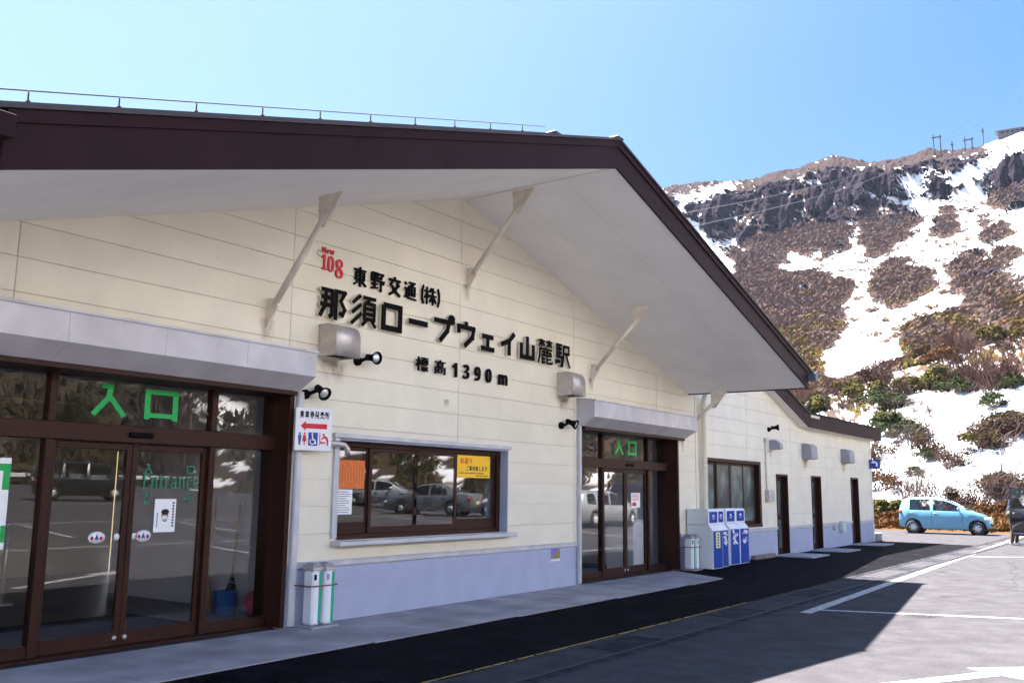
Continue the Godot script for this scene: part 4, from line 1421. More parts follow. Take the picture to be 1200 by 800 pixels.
func vehicles() -> void:
	var kei := {"L": 3.40, "W": 1.475, "low": 0.2, "wheels": [0.55, 2.94], "wr": 0.27, "taper": 0.15, "tail": 0.02, "tail_h": 0.1,
		"belt": [[0, 0.88], [0.25, 0.95], [1.4, 0.94], [2.3, 0.92], [2.75, 0.87], [3.1, 0.76], [3.3, 0.62], [3.4, 0.45]],
		"roof": [[0, 0.95], [0.05, 1.15], [0.13, 1.36], [0.25, 1.43], [0.6, 1.47], [1.2, 1.475], [1.7, 1.43], [1.95, 1.34], [2.3, 1.16], [2.62, 0.965], [2.75, 0.89], [3.1, 0.78], [3.3, 0.64], [3.4, 0.46]],
		"side": [[0.42, 1.22], [1.33, 2.28]], "screen": [1.82, 2.62], "rear": [0.03, 0.15], "mirror": 2.3, "handles": [0.52, 1.42], "seams": [1.28, 2.42, 0.42], "seats": [0.95, 1.75]}
	car("parked_hatchback", "small light blue hatchback parked sideways beyond the end of the station", Vector3(40.0, 0.0, 0.62), 0.03, kei, M.blue_car).scale = Vector3.ONE * 0.95
	var sedan := {"L": 4.6, "W": 1.76, "low": 0.22, "wheels": [0.98, 3.68], "wr": 0.31, "belt": [[0, 0.93], [0.3, 0.98], [1.2, 0.94], [3.2, 0.9], [3.6, 0.86], [4.2, 0.76], [4.5, 0.6], [4.6, 0.48]],
		"roof": [[0, 0.95], [0.1, 1.0], [0.75, 1.03], [1.0, 1.14], [1.45, 1.36], [1.8, 1.44], [2.4, 1.46], [2.8, 1.38], [3.3, 1.1], [3.6, 0.92], [4.2, 0.8], [4.5, 0.62], [4.6, 0.5]],
		"side": [[1.25, 2.05], [2.13, 3.05]], "screen": [2.62, 3.5], "rear": [0.82, 1.5], "mirror": 3.0, "handles": [1.4, 2.25], "seams": [1.2, 2.09, 3.15], "seats": [1.6, 2.55]}
	var wagon := sedan.duplicate(true)
	wagon.roof = [[0, 0.98], [0.06, 1.15], [0.3, 1.4], [0.6, 1.47], [1.8, 1.5], [2.4, 1.5], [2.8, 1.41], [3.3, 1.1], [3.6, 0.92], [4.2, 0.8], [4.5, 0.62], [4.6, 0.5]]
	wagon.side = [[0.5, 1.1], [1.22, 2.05], [2.13, 3.05]]; wagon.rear = [0.08, 0.4]
	var van := {"kind": "van", "L": 4.7, "W": 1.72, "low": 0.24, "wheels": [0.85, 3.7], "wr": 0.33, "taper": 0.1,
		"belt": [[0, 1.05], [0.3, 1.1], [3.4, 1.08], [4.0, 1.02], [4.4, 0.88], [4.6, 0.7], [4.7, 0.5]],
		"roof": [[0, 1.2], [0.06, 1.6], [0.2, 1.84], [0.5, 1.9], [2.6, 1.92], [3.1, 1.84], [3.5, 1.56], [3.95, 1.16], [4.1, 1.05], [4.4, 0.91], [4.6, 0.72], [4.7, 0.52]],
		"side": [[0.3, 1.25], [1.35, 2.3], [2.4, 3.45]], "screen": [2.95, 3.95], "rear": [0.03, 0.22], "mirror": 3.5, "handles": [1.5, 2.5], "seams": [1.3, 2.35, 3.5], "seats": [1.9, 2.75]}
	car("parked_wagon", "silver estate car across the lot, mirrored in the right entrance doors", Vector3(34.4, 0.0, 11.3), 1.67, wagon, M.silver_car)
	car("parked_van", "black van across the lot, mirrored in the right entrance doors", Vector3(39.5, 0.0, 10.9), 2.6, van, M.black_car)
	car("parked_sedan", "grey saloon mirrored in the middle panes of the ticket window", Vector3(34.8, lot_y(20.9), 20.9), -0.25, sedan, M.grey_car)
	car("parked_sedan", "white saloon mirrored at the right of the ticket window", Vector3(37.4, lot_y(17.6), 17.6), -0.3, sedan, M.white_car)
	car("parked_wagon", "pale estate car mirrored in the second pane of the ticket window", Vector3(38.4, lot_y(27.6), 27.6), 2.7, wagon, M.silver_car)
	car("parked_sedan", "dark saloon mirrored high in the left entrance doors", Vector3(4.0, lot_y(31.0), 31.0), PI / 2, sedan, M.black_car)
	car("parked_van", "dark van mirrored at the right edge of the left entrance glass", Vector3(26.0, lot_y(36.0), 36.0), PI / 2 + 0.4, van, M.black_car)
	# black van at the right edge of the frame, facing the camera, driver door wide open
	var x0 := 31.1
	var v := car("people_carrier", "black van at the right edge with its driver door wide open", Vector3(x0 + 2.35, 0.0, 5.8), -PI / 2, van, M.black_car)
	v.set_meta("category", "van")
	open_door(v, van)

func open_door(v: Node3D, c: Dictionary) -> void:
	# hinged at the front of the side window, swung out square to the body; van space: +z is the nose, +x its left side
	var d := put(Node3D.new(), "open_door", v)
	d.position = Vector3(-0.86, 0.0, 3.42 - 2.35)
	# in this frame x runs outwards from the hinge along the open door
	d.rotation.y = 0.12
	var st := begin(true)
	var low := PackedVector2Array([Vector2(0, 0.3), Vector2(-1.06, 0.3), Vector2(-1.13, 0.5), Vector2(-1.12, 1.12), Vector2(0, 1.08)])
	prism(st, low, -0.06, 0.06)
	done(st, "door_skin", M.black_car, d)
	st = begin()
	prism(st, PackedVector2Array([Vector2(-1.12, 1.12), Vector2(-1.06, 1.12), Vector2(-1.02, 1.7), Vector2(-1.07, 1.76)]), -0.03, 0.03)
	prism(st, PackedVector2Array([Vector2(-1.07, 1.76), Vector2(-1.02, 1.70), Vector2(-0.6, 1.68), Vector2(-0.6, 1.73)]), -0.03, 0.03)
	prism(st, PackedVector2Array([Vector2(-0.6, 1.73), Vector2(-0.6, 1.68), Vector2(-0.06, 1.09), Vector2(0.0, 1.09)]), -0.03, 0.03)
	done(st, "window_frame", M.black_car, d)
	st = begin()
	prism(st, PackedVector2Array([Vector2(-1.06, 1.12), Vector2(-0.06, 1.09), Vector2(-0.6, 1.68), Vector2(-1.02, 1.70)]), -0.003, 0.003)
	done(st, "door_glass", M.car_glass, d)
	st = begin(true)
	ellipse_ball(st, Vector3(-0.32, 1.18, 0.14), Vector3(0.13, 0.09, 0.07))
	done(st, "mirror", M.black_car, d)
	st = begin(true)
	ellipse_ball(st, Vector3(-0.95, 0.98, 0.075), Vector3(0.1, 0.02, 0.02))
	done(st, "door_handle", M.black_car, d)
	st = begin()
	span(st, -1.05, -0.05, 0.36, 0.4, 0.061, 0.07, 0.004)
	done(st, "side_moulding", M.steel_dull, d)

# ---------------------------------------------------------------- a person, one continuous surface per garment
func blend_field(bones: Array, cell: float, k: float) -> SurfaceTool:
	# bones: [a, b, ra, rb]; smooth union of tapered capsules, meshed as surface nets
	var lo := Vector3.INF; var hi := -Vector3.INF
	for b in bones:
		for e in [[b[0], b[2]], [b[1], b[3]]]:
			lo = lo.min(e[0] - Vector3.ONE * (e[1] + 3 * cell)); hi = hi.max(e[0] + Vector3.ONE * (e[1] + 3 * cell))
	var n := Vector3i(((hi - lo) / cell).ceil()) + Vector3i.ONE
	var f := PackedFloat32Array()
	f.resize(n.x * n.y * n.z)
	f.fill(1.0)
	for b in bones:
		var a: Vector3 = b[0]; var d: Vector3 = b[1] - a
		var dd: float = max(d.length_squared(), 1e-6)
		var R: float = max(b[2], b[3]) + 3.5 * cell
		var l := Vector3i(((a.min(b[1]) - Vector3.ONE * R - lo) / cell).floor()).max(Vector3i.ZERO)
		var h := Vector3i(((a.max(b[1]) + Vector3.ONE * R - lo) / cell).ceil()).min(n - Vector3i.ONE)
		for z in range(l.z, h.z + 1):
			for y in range(l.y, h.y + 1):
				for x in range(l.x, h.x + 1):
					var p := lo + Vector3(x, y, z) * cell
					var t := clampf((p - a).dot(d) / dd, 0.0, 1.0)
					var v: float = (p - a - d * t).length() - lerpf(b[2], b[3], t)
					var i := x + n.x * (y + n.y * z)
					var o := f[i]
					var q := clampf(0.5 + 0.5 * (o - v) / k, 0.0, 1.0)
					f[i] = lerpf(o, v, q) - k * q * (1.0 - q)
	var st := begin(true)
	var at := {}
	var step := [1, n.x, n.x * n.y]
	for z in n.z - 1:
		for y in n.y - 1:
			for x in n.x - 1:
				var i := x + n.x * (y + n.y * z)
				var c := Vector3.ZERO; var m := 0
				for e in 12:
					var ax := e / 4
					var u := (ax + 1) % 3; var w := (ax + 2) % 3
					var s := Vector3i.ZERO
					s[u] = e % 2; s[w] = (e / 2) % 2
					var j: int = i + s.x * step[0] + s.y * step[1] + s.z * step[2]
					var g := f[j]; var g2 := f[j + step[ax]]
					if (g < 0.0) != (g2 < 0.0):
						var p := Vector3(s)
						p[ax] += g / (g - g2)
						c += p; m += 1
				if m: at[i] = lo + (Vector3(x, y, z) + c / m) * cell
	for z in range(1, n.z - 1):
		for y in range(1, n.y - 1):
			for x in range(1, n.x - 1):
				var i := x + n.x * (y + n.y * z)
				for ax in 3:
					var g := f[i]; var g2: float = f[i + step[ax]]
					if (g < 0.0) == (g2 < 0.0): continue
					var u: int = step[(ax + 1) % 3]; var w: int = step[(ax + 2) % 3]
					if not (at.has(i) and at.has(i - u) and at.has(i - w) and at.has(i - u - w)): continue
					if g < 0.0: quad(st, at[i], at[i - w], at[i - u - w], at[i - u])
					else: quad(st, at[i], at[i - u], at[i - u - w], at[i - w])
	return st

func person() -> void:
	# stands behind the open door, leaning a little towards the seat (+z), weight on one leg
	var t := thing("person", "person in navy jacket and khaki trousers standing behind the open van door", "person", Vector3(32.6, 0.0, 3.80))
	var V := func(x: float, y: float, z: float) -> Vector3: return Vector3(x, y, z)
	var hipL: Vector3 = V.call(-0.09, 0.90, 0.02); var hipR: Vector3 = V.call(0.09, 0.90, 0.02)
	var kneeL: Vector3 = V.call(-0.09, 0.49, 0.06); var kneeR: Vector3 = V.call(0.10, 0.50, 0.16)
	var ankL: Vector3 = V.call(-0.09, 0.09, 0.0); var ankR: Vector3 = V.call(0.11, 0.10, 0.10)
	var waist: Vector3 = V.call(0, 1.05, 0.05); var chest: Vector3 = V.call(0, 1.30, 0.12); var neck: Vector3 = V.call(0, 1.47, 0.19)
	var head: Vector3 = V.call(0, 1.60, 0.25)
	var shL: Vector3 = V.call(-0.18, 1.39, 0.14); var shR: Vector3 = V.call(0.18, 1.39, 0.16)
	var elL: Vector3 = V.call(-0.24, 1.13, 0.05); var elR: Vector3 = V.call(0.24, 1.15, 0.30)
	var wrL: Vector3 = V.call(-0.21, 0.90, 0.12); var wrR: Vector3 = V.call(0.14, 1.12, 0.52)
	# head, neck and forearms are skin
	var st := blend_field([[neck + Vector3(0, -0.05, -0.03), head + Vector3(0, -0.06, -0.01), 0.055, 0.05], [head + Vector3(0, 0.05, -0.02), head + Vector3(0, 0.02, 0.0), 0.088, 0.085], [head + Vector3(0, -0.06, 0.035), head + Vector3(0, -0.08, 0.045), 0.052, 0.04], [head + Vector3(0, -0.01, 0.08), head + Vector3(0, -0.035, 0.095), 0.012, 0.016],
		[head + Vector3(-0.082, 0.0, -0.01), head + Vector3(-0.085, -0.03, -0.01), 0.016, 0.012], [head + Vector3(0.082, 0.0, -0.01), head + Vector3(0.085, -0.03, -0.01), 0.016, 0.012]], 0.009, 0.02)
	done(st, "head", M.skin, t)
	st = begin(true)
	for sx in [-0.032, 0.032]: ellipse_ball(st, head + Vector3(sx, 0.008, 0.077), Vector3(0.013, 0.009, 0.008))
	ellipse_ball(st, head + Vector3(0, -0.065, 0.083), Vector3(0.024, 0.005, 0.006))
	done(st, "face_features", M.ink, t)
	st = blend_field([[head + Vector3(0, 0.075, -0.035), head + Vector3(0, 0.06, 0.02), 0.088, 0.082], [head + Vector3(0, 0.0, -0.07), head + Vector3(0, 0.04, -0.06), 0.062, 0.07]], 0.012, 0.02)
	done(st, "hair", M.ink, t)
	for h in [[wrL, Vector3(0.0, -1, 0.15), -1.0], [wrR, Vector3(0, -0.2, 1), 1.0]]:
		var w: Vector3 = h[0]; var d: Vector3 = h[1].normalized()
		var n := d.cross(Vector3.RIGHT).normalized()
		var bones := [[w, w + d * 0.08, 0.027, 0.036]]
		for k in 4:
			var o := Vector3.RIGHT * (k - 1.5) * 0.02
			var l: float = [0.065, 0.078, 0.073, 0.055][k]
			var b := w + d * 0.085 + o
			bones.append([b, b + (d + n * 0.25).normalized() * l * 0.55, 0.0095, 0.009])
			bones.append([b + (d + n * 0.25).normalized() * l * 0.55, b + (d + n * 0.25).normalized() * l * 0.55 + (d + n * 0.9).normalized() * l * 0.5, 0.009, 0.0075])
		var th: Vector3 = w + d * 0.03 + Vector3.RIGHT * 0.03 * h[2]
		bones.append([th, th + (d + Vector3.RIGHT * 0.7 * h[2] + n * 0.3).normalized() * 0.055, 0.012, 0.009])
		done(blend_field(bones, 0.006, 0.006), "hand", M.skin, t)
	st = blend_field([[waist + Vector3(0, -0.12, -0.02), waist, 0.155, 0.145], [waist, chest, 0.14, 0.15], [chest + Vector3(-0.07, 0.02, 0), chest + Vector3(0.07, 0.02, 0), 0.125, 0.125], [shL, shR, 0.075, 0.075], [chest, neck, 0.1, 0.06],
		[shL, elL, 0.07, 0.056], [elL, wrL, 0.056, 0.042], [shR, elR, 0.07, 0.056], [elR, wrR, 0.056, 0.042]], 0.018, 0.035)
	done(st, "jacket", M.navy, t)
	st = blend_field([[hipL + Vector3(0, 0.04, 0), hipR + Vector3(0, 0.04, 0), 0.12, 0.12], [hipL, kneeL, 0.095, 0.072], [kneeL, ankL, 0.072, 0.058], [hipR, kneeR, 0.095, 0.072], [kneeR, ankR, 0.072, 0.058]], 0.018, 0.03)
	done(st, "trousers", M.khaki, t)
	for a in [ankL, ankR]:
		st = blend_field([[a + Vector3(0, -0.03, -0.03), a + Vector3(0, -0.05, 0.06), 0.045, 0.042], [a + Vector3(0, -0.05, 0.06), a + Vector3(0, -0.058, 0.17), 0.042, 0.032]], 0.012, 0.02)
		done(st, "shoe", M.white, t)

# ---------------------------------------------------------------- mountain, snow and plants
# the slope is set out by t, the side-step towards -z per metre along x, and by e, the steepness of sight in degrees
var nz := FastNoiseLite.new()
var nz2 := FastNoiseLite.new()
var nzr := FastNoiseLite.new()
const EYE := Vector3(0, 1.5, 7.85)
var DARK := [
	PackedVector2Array([Vector2(0.4877, 18.86), Vector2(0.3988, 19.00), Vector2(0.3419, 19.54), Vector2(0.2650, 20.04), Vector2(0.2165, 19.45), Vector2(0.1658, 19.70), Vector2(0.1263, 19.37), Vector2(0.1173, 18.51), Vector2(0.1224, 18.09), Vector2(0.1359, 17.88), Vector2(0.1453, 17.90), Vector2(0.1598, 17.83), Vector2(0.1755, 18.36), Vector2(0.1882, 18.07), Vector2(0.1989, 18.29), Vector2(0.2028, 17.74), Vector2(0.1917, 17.10), Vector2(0.2004, 16.77), Vector2(0.2104, 17.02), Vector2(0.2276, 17.02), Vector2(0.2403, 17.48), Vector2(0.2498, 16.75), Vector2(0.2530, 16.18), Vector2(0.2643, 15.64), Vector2(0.2682, 14.28), Vector2(0.2767, 13.82), Vector2(0.2927, 14.47), Vector2(0.3025, 13.91), Vector2(0.3261, 14.14), Vector2(0.3504, 14.31), Vector2(0.3703, 14.62), Vector2(0.3905, 15.18), Vector2(0.4167, 15.24), Vector2(0.4378, 16.41), Vector2(0.4541, 17.06), Vector2(0.4765, 17.66)]),
	PackedVector2Array([Vector2(0.2517, 16.66), Vector2(0.2379, 17.18), Vector2(0.2191, 16.88), Vector2(0.2092, 16.43), Vector2(0.1940, 16.54), Vector2(0.1911, 15.27), Vector2(0.1957, 14.86), Vector2(0.2168, 14.83), Vector2(0.2424, 15.15), Vector2(0.2524, 15.88)]),
	PackedVector2Array([Vector2(0.2426, 14.96), Vector2(0.2067, 14.78), Vector2(0.2046, 14.28), Vector2(0.2218, 14.08), Vector2(0.2397, 13.37), Vector2(0.2435, 14.03)]),
	PackedVector2Array([Vector2(0.1817, 17.93), Vector2(0.1676, 18.07), Vector2(0.1588, 17.30), Vector2(0.1479, 17.04), Vector2(0.1549, 16.47), Vector2(0.1727, 16.40), Vector2(0.1828, 16.94)]),
	PackedVector2Array([Vector2(0.1310, 16.77), Vector2(0.1208, 17.57), Vector2(0.1010, 18.23), Vector2(0.0787, 18.26), Vector2(0.0821, 15.66), Vector2(0.1043, 15.55), Vector2(0.1188, 16.03), Vector2(0.1222, 16.43)]),
	PackedVector2Array([Vector2(0.4221, 15.15), Vector2(0.3807, 14.14), Vector2(0.3505, 14.16), Vector2(0.3217, 13.57), Vector2(0.2980, 13.69), Vector2(0.2802, 12.93), Vector2(0.2671, 12.29), Vector2(0.2579, 11.66), Vector2(0.2744, 11.12), Vector2(0.2687, 10.40), Vector2(0.2803, 9.43), Vector2(0.2837, 8.44), Vector2(0.2957, 8.26), Vector2(0.3163, 7.90), Vector2(0.3529, 10.50), Vector2(0.4019, 13.16)]),
	PackedVector2Array([Vector2(0.2355, 12.27), Vector2(0.2245, 13.01), Vector2(0.2139, 13.45), Vector2(0.2043, 12.92), Vector2(0.1859, 12.36), Vector2(0.1794, 11.55), Vector2(0.1928, 11.22), Vector2(0.2031, 10.73), Vector2(0.2216, 10.60), Vector2(0.2347, 11.19)]),
	PackedVector2Array([Vector2(0.1593, 12.51), Vector2(0.1523, 13.14), Vector2(0.1426, 13.42), Vector2(0.1340, 12.90), Vector2(0.1230, 12.51), Vector2(0.1095, 11.36), Vector2(0.0885, 10.65), Vector2(0.0920, 7.80), Vector2(0.1133, 8.11), Vector2(0.1266, 9.42), Vector2(0.1369, 10.32), Vector2(0.1515, 11.05), Vector2(0.1584, 11.84)]),
	PackedVector2Array([Vector2(0.2062, 9.23), Vector2(0.1843, 9.93), Vector2(0.1727, 9.60), Vector2(0.1525, 10.15), Vector2(0.1409, 9.48), Vector2(0.1465, 8.55), Vector2(0.1624, 8.13), Vector2(0.1951, 7.26), Vector2(0.2041, 8.06)]),
	PackedVector2Array([Vector2(0.3230, 4.98), Vector2(0.3034, 6.57), Vector2(0.2812, 5.94), Vector2(0.2548, 6.05), Vector2(0.2201, 6.82), Vector2(0.1992, 7.17), Vector2(0.1714, 7.01), Vector2(0.1475, 7.70), Vector2(0.1280, 8.21), Vector2(0.0906, 8.95), Vector2(0.0945, 5.73), Vector2(0.1344, 5.83), Vector2(0.1571, 5.88), Vector2(0.1808, 5.59), Vector2(0.2008, 5.53), Vector2(0.2222, 4.59), Vector2(0.2473, 4.71), Vector2(0.2569, 3.59), Vector2(0.3288, 3.37)]),
	PackedVector2Array([Vector2(0.3330, 8.33), Vector2(0.3110, 8.79), Vector2(0.2998, 7.62), Vector2(0.2937, 6.10), Vector2(0.3138, 4.87), Vector2(0.3321, 5.39)]),
	PackedVector2Array([Vector2(0.1708, 15.15), Vector2(0.1640, 15.45), Vector2(0.1598, 14.94), Vector2(0.1651, 14.50), Vector2(0.1729, 14.69)]),
	PackedVector2Array([Vector2(0.1245, 14.49), Vector2(0.1128, 14.78), Vector2(0.1098, 14.16), Vector2(0.1215, 13.77), Vector2(0.1288, 14.05)]),
	PackedVector2Array([Vector2(0.1667, 15.94), Vector2(0.1601, 16.13), Vector2(0.1574, 15.64), Vector2(0.1642, 15.30)]),
	PackedVector2Array([Vector2(0.1201, 13.05), Vector2(0.1107, 13.37), Vector2(0.1038, 12.96), Vector2(0.1117, 12.54)]),
]
var HOLES := [
	PackedVector2Array([Vector2(0.4651, 17.75), Vector2(0.4538, 17.98), Vector2(0.4207, 18.10), Vector2(0.3906, 18.62), Vector2(0.3825, 18.24), Vector2(0.4048, 17.86), Vector2(0.4296, 17.57), Vector2(0.4541, 17.06)]),
	PackedVector2Array([Vector2(0.3084, 18.60), Vector2(0.2944, 18.24), Vector2(0.2762, 17.76), Vector2(0.2856, 17.61), Vector2(0.3039, 18.19)]),
	PackedVector2Array([Vector2(0.2073, 18.34), Vector2(0.1988, 18.38), Vector2(0.2028, 17.74), Vector2(0.1917, 17.10), Vector2(0.2002, 17.01), Vector2(0.2057, 17.47)]),
	PackedVector2Array([Vector2(0.1438, 17.89), Vector2(0.1339, 18.28), Vector2(0.1196, 18.53), Vector2(0.1138, 18.30), Vector2(0.1285, 17.54), Vector2(0.1444, 17.34)]),
	PackedVector2Array([Vector2(0.3463, 13.03), Vector2(0.3217, 13.57), Vector2(0.2983, 13.29), Vector2(0.2939, 12.98), Vector2(0.3222, 12.86)]),
	PackedVector2Array([Vector2(0.1770, 9.28), Vector2(0.1688, 9.49), Vector2(0.1726, 8.93)]),
	PackedVector2Array([Vector2(0.4307, 15.37), Vector2(0.4062, 15.01), Vector2(0.3910, 14.16), Vector2(0.3834, 13.12), Vector2(0.3960, 12.53), Vector2(0.3645, 10.83), Vector2(0.3846, 10.97), Vector2(0.4207, 13.71)]),
	PackedVector2Array([Vector2(0.3510, 13.35), Vector2(0.3262, 13.99), Vector2(0.2934, 13.58), Vector2(0.2648, 12.88), Vector2(0.2583, 12.21), Vector2(0.2895, 12.71), Vector2(0.3221, 13.02)]),
	PackedVector2Array([Vector2(0.2527, 15.59), Vector2(0.2452, 15.07), Vector2(0.2481, 13.70), Vector2(0.2420, 12.69), Vector2(0.2538, 12.24), Vector2(0.2641, 13.77)]),
]


 
const TOP := [[-1.6, 8.0], [-0.9, 13.0], [-0.3, 17.5], [0.0, 19.7], [0.09, 19.6], [0.125, 19.05], [0.15, 19.0], [0.175, 19.25], [0.2, 18.9], [0.225, 18.95], [0.25, 19.2], [0.275, 19.6], [0.31, 19.1], [0.34, 18.9], [0.37, 18.55], [0.41, 18.6], [0.47, 18.4], [0.8, 17.0], [1.6, 14.0]]
const RIDGE := [[-1.6, 3.5], [-0.9, 6.5], [0.0, 9.0], [0.1, 8.3], [0.16, 7.4], [0.22, 6.4], [0.3, 5.2], [0.5, 4.0], [1.6, 2.5]]

func far_at(t: float) -> float:
	return 400.0

func nominal(x: float, t: float) -> float:
	var r := at_key(RIDGE, t)
	var top := at_key(TOP, t)
	var keys := [[42.0, -2.05], [44.5, -1.35], [47.0, -0.4], [60.0, r * 0.48], [72.0, r * 0.8], [84.0, r], [96.0, r * 0.99], [130.0, lerpf(r, top, 0.09)], [200.0, lerpf(r, top, 0.3)], [270.0, lerpf(r, top, 0.52)], [325.0, lerpf(r, top, 0.655)], [360.0, lerpf(r, top, 0.71)], [367.0, lerpf(r, top, 0.735)], [379.0, lerpf(r, top, 0.93)], [400.0, top], [430.0, top - 0.5], [520.0, top - 4.0], [700.0, 6.0]]
	return at_key(keys, x)

func base_height(x: float, t: float) -> float:
	return EYE.y + x * sqrt(1.0 + t * t) * tan(deg_to_rad(nominal(x, t)))

func dark_value(t: float, e: float) -> float:
	# > 0: scrub or rock, < 0: snow
	var w := Vector2(t + 0.009 * nz2.get_noise_2d(t * 2600, e * 150) + 0.011 * nz.get_noise_2d(t * 5000, e * 560), e + 0.36 * nz2.get_noise_2d(t * 2600 + 900, e * 150 + 77) + 0.3 * nz.get_noise_2d(t * 4000 + 55, e * 620))
	var v := -1.0
	for k in DARK.size():
		if Geometry2D.is_point_in_polygon(w, DARK[k]): v = 1.0; break
	if v > 0:
		# melting gaps inside the scrub
		var g := nz.get_noise_2d(t * 5200 + 31, e * 330) + 0.6 * nz2.get_noise_2d(t * 2200 - 500, e * 170)
		if g > (0.30 if e < 13.5 else 0.6): v = -1.0
		for h in HOLES:
			if Geometry2D.is_point_in_polygon(w, h): v = -1.0
	else:
		var g2 := nz.get_noise_2d(t * 5600 + 800, e * 520 + 9)
		if g2 > 0.58 and e > 8.5: v = 1.0
	return v

func ground_point(x: float, t: float) -> Vector3:
	var y := base_height(x, t)
	var z := EYE.z - t * x
	if x > 44.0:
		y += nz2.get_noise_2d(x * 3.0, z * 3.0) * clampf((x - 44.0) * 0.04, 0.0, 1.3)
	return Vector3(x, y, z)

func mountain() -> void:
	nz.seed = 21; nz.frequency = 0.02; nz.fractal_octaves = 3
	nz2.seed = 5; nz2.frequency = 0.01; nz2.fractal_octaves = 4
	nzr.seed = 8; nzr.frequency = 0.035; nzr.fractal_octaves = 4; nzr.fractal_type = FastNoiseLite.FRACTAL_RIDGED
	var xs := []
	var x := 42.0
	while x < 84.0:
		xs.append(x); x += 0.7
	while x < 300.0:
		xs.append(x); x *= 1.0068
	while x < 404.0:
		xs.append(x); x += 0.35 if x > 358.0 and x < 386.0 else 0.9
	xs.append_array([410.0, 425.0, 450.0, 500.0, 560.0, 640.0, 700.0])
	var ts := []
	var t := -1.6
	while t < 0.0:
		ts.append(t); t += 0.0065
	t = 0.02
	while t < 0.52:
		ts.append(t); t += 0.00098
	while t < 1.6:
		ts.append(t); t += 0.03
	var nxs := xs.size(); var nts := ts.size()
	var vs := PackedVector3Array(); vs.resize(nxs * nts)
	var cs := PackedColorArray(); cs.resize(nxs * nts)
	for i in nxs:
		for j in nts:
			var xx: float = xs[i]; var tt: float = ts[j]
			var p := ground_point(xx, tt)
			var e := nominal(xx, tt)
			var col := Color(0.86, 0.87, 0.90)
			if xx > (60.0 if tt > 0.085 else 46.0) and xx < 440.0:
				var dv := dark_value(tt, e) if tt > 0.085 and tt < 0.54 else signf(nz2.get_noise_2d(tt * 700, e * 90) + 0.5 * nz.get_noise_2d(p.x * 3.0, p.z * 3.0) + 0.16)
				var top := at_key(TOP, tt)
				if dv > 0.0:
					var rise := (e - 12.0) / 6.2 + nz2.get_noise_2d(tt * 1500 + 40, e * 90) * 1.1
					var rock := smoothstep(0.25, 0.65, rise)
					if xx > 386.0: rock *= 0.3
					var n1 := nz.get_noise_2d(tt * 9000, e * 700)
					var n2 := nzr.get_noise_2d(tt * 5200, e * 80)
					var scr := Color(0.08, 0.055, 0.045).lerp(Color(0.06, 0.046, 0.045), clampf(0.5 + n1, 0, 1))
					var olive := Color(0.085, 0.065, 0.022)
					var og := smoothstep(0.0, 0.3, nz2.get_noise_2d(tt * 1700 - 90, e * 130 + 300) + clampf((10.6 - e) * 0.14, -1.0, 0.14) - 0.12)
					scr = scr.lerp(olive, og)
					var rk := Color(0.010, 0.008, 0.015).lerp(Color(0.030, 0.027, 0.033), clampf(n2 * 0.6 + n1 * 0.7, 0, 1)).lerp(Color(0.026, 0.016, 0.015), clampf(nz.get_noise_2d(tt * 4000, e * 500) * 1.6, 0, 0.8))
					if xx > 372.0: scr = scr * 0.75
					col = scr.lerp(rk * 1.25, rock)
					var sc: float = xx / 400.0
					# buttresses tens of metres wide, split into blocks
					var big := nzr.get_noise_2d(p.z * 1.1 + p.y * 0.15, p.y * 0.35)
					var blk := nz.get_noise_3d(p.x * 4.0, p.y * 2.0, p.z * 10.0)
					var sm := nz.get_noise_3d(p.x * 14.0, p.y * 7.0, p.z * 30.0)
					p.y += (0.3 + 0.5 * n1) * sc + rock * (1.1 * blk + 0.2 * sm)
					p.x -= rock * (7.0 * big + 3.0 * blk + 0.5 * sm) + (1.0 - rock) * n1 * sc
				else:
					p.y += 0.1
			elif xx <= 47.5:
				# dead grass at the foot of the bank
				var g := nz.get_noise_2d(xx * 60.0, p.z * 60.0)
				if xx < 45.2 + g * 1.6: col = Color(0.11, 0.06, 0.027).lerp(Color(0.075, 0.036, 0.016), clampf(0.5 + g * 1.4, 0, 1))
			vs[i * nts + j] = p
			cs[i * nts + j] = col
	var idx := PackedInt32Array(); idx.resize((nxs - 1) * (nts - 1) * 6)
	var k := 0
	for i in nxs - 1:
		for j in nts - 1:
			var a := i * nts + j
			idx[k] = a; idx[k + 1] = a + nts + 1; idx[k + 2] = a + nts
			idx[k + 3] = a; idx[k + 4] = a + 1; idx[k + 5] = a + nts + 1
			k += 6
	# normals from the grid
	var ns := PackedVector3Array(); ns.resize(vs.size())
	for i in nxs:
		for j in nts:
			var du := vs[min(i + 1, nxs - 1) * nts + j] - vs[max(i - 1, 0) * nts + j]
			var dv := vs[i * nts + min(j + 1, nts - 1)] - vs[i * nts + max(j - 1, 0)]
			var n := dv.cross(du).normalized()
			ns[i * nts + j] = n if n.y > 0 else -n
	var arr := []
	arr.resize(Mesh.ARRAY_MAX)
	arr[Mesh.ARRAY_VERTEX] = vs; arr[Mesh.ARRAY_NORMAL] = ns; arr[Mesh.ARRAY_COLOR] = cs; arr[Mesh.ARRAY_INDEX] = idx
	var me := ArrayMesh.new()
	me.add_surface_from_arrays(Mesh.PRIMITIVE_TRIANGLES, arr)
	me.surface_set_material(0, M.terrain)
	var o := MeshInstance3D.new()
	o.mesh = me
	structure(put(o, "mountain"))
	print("mountain tris ", idx.size() / 3)

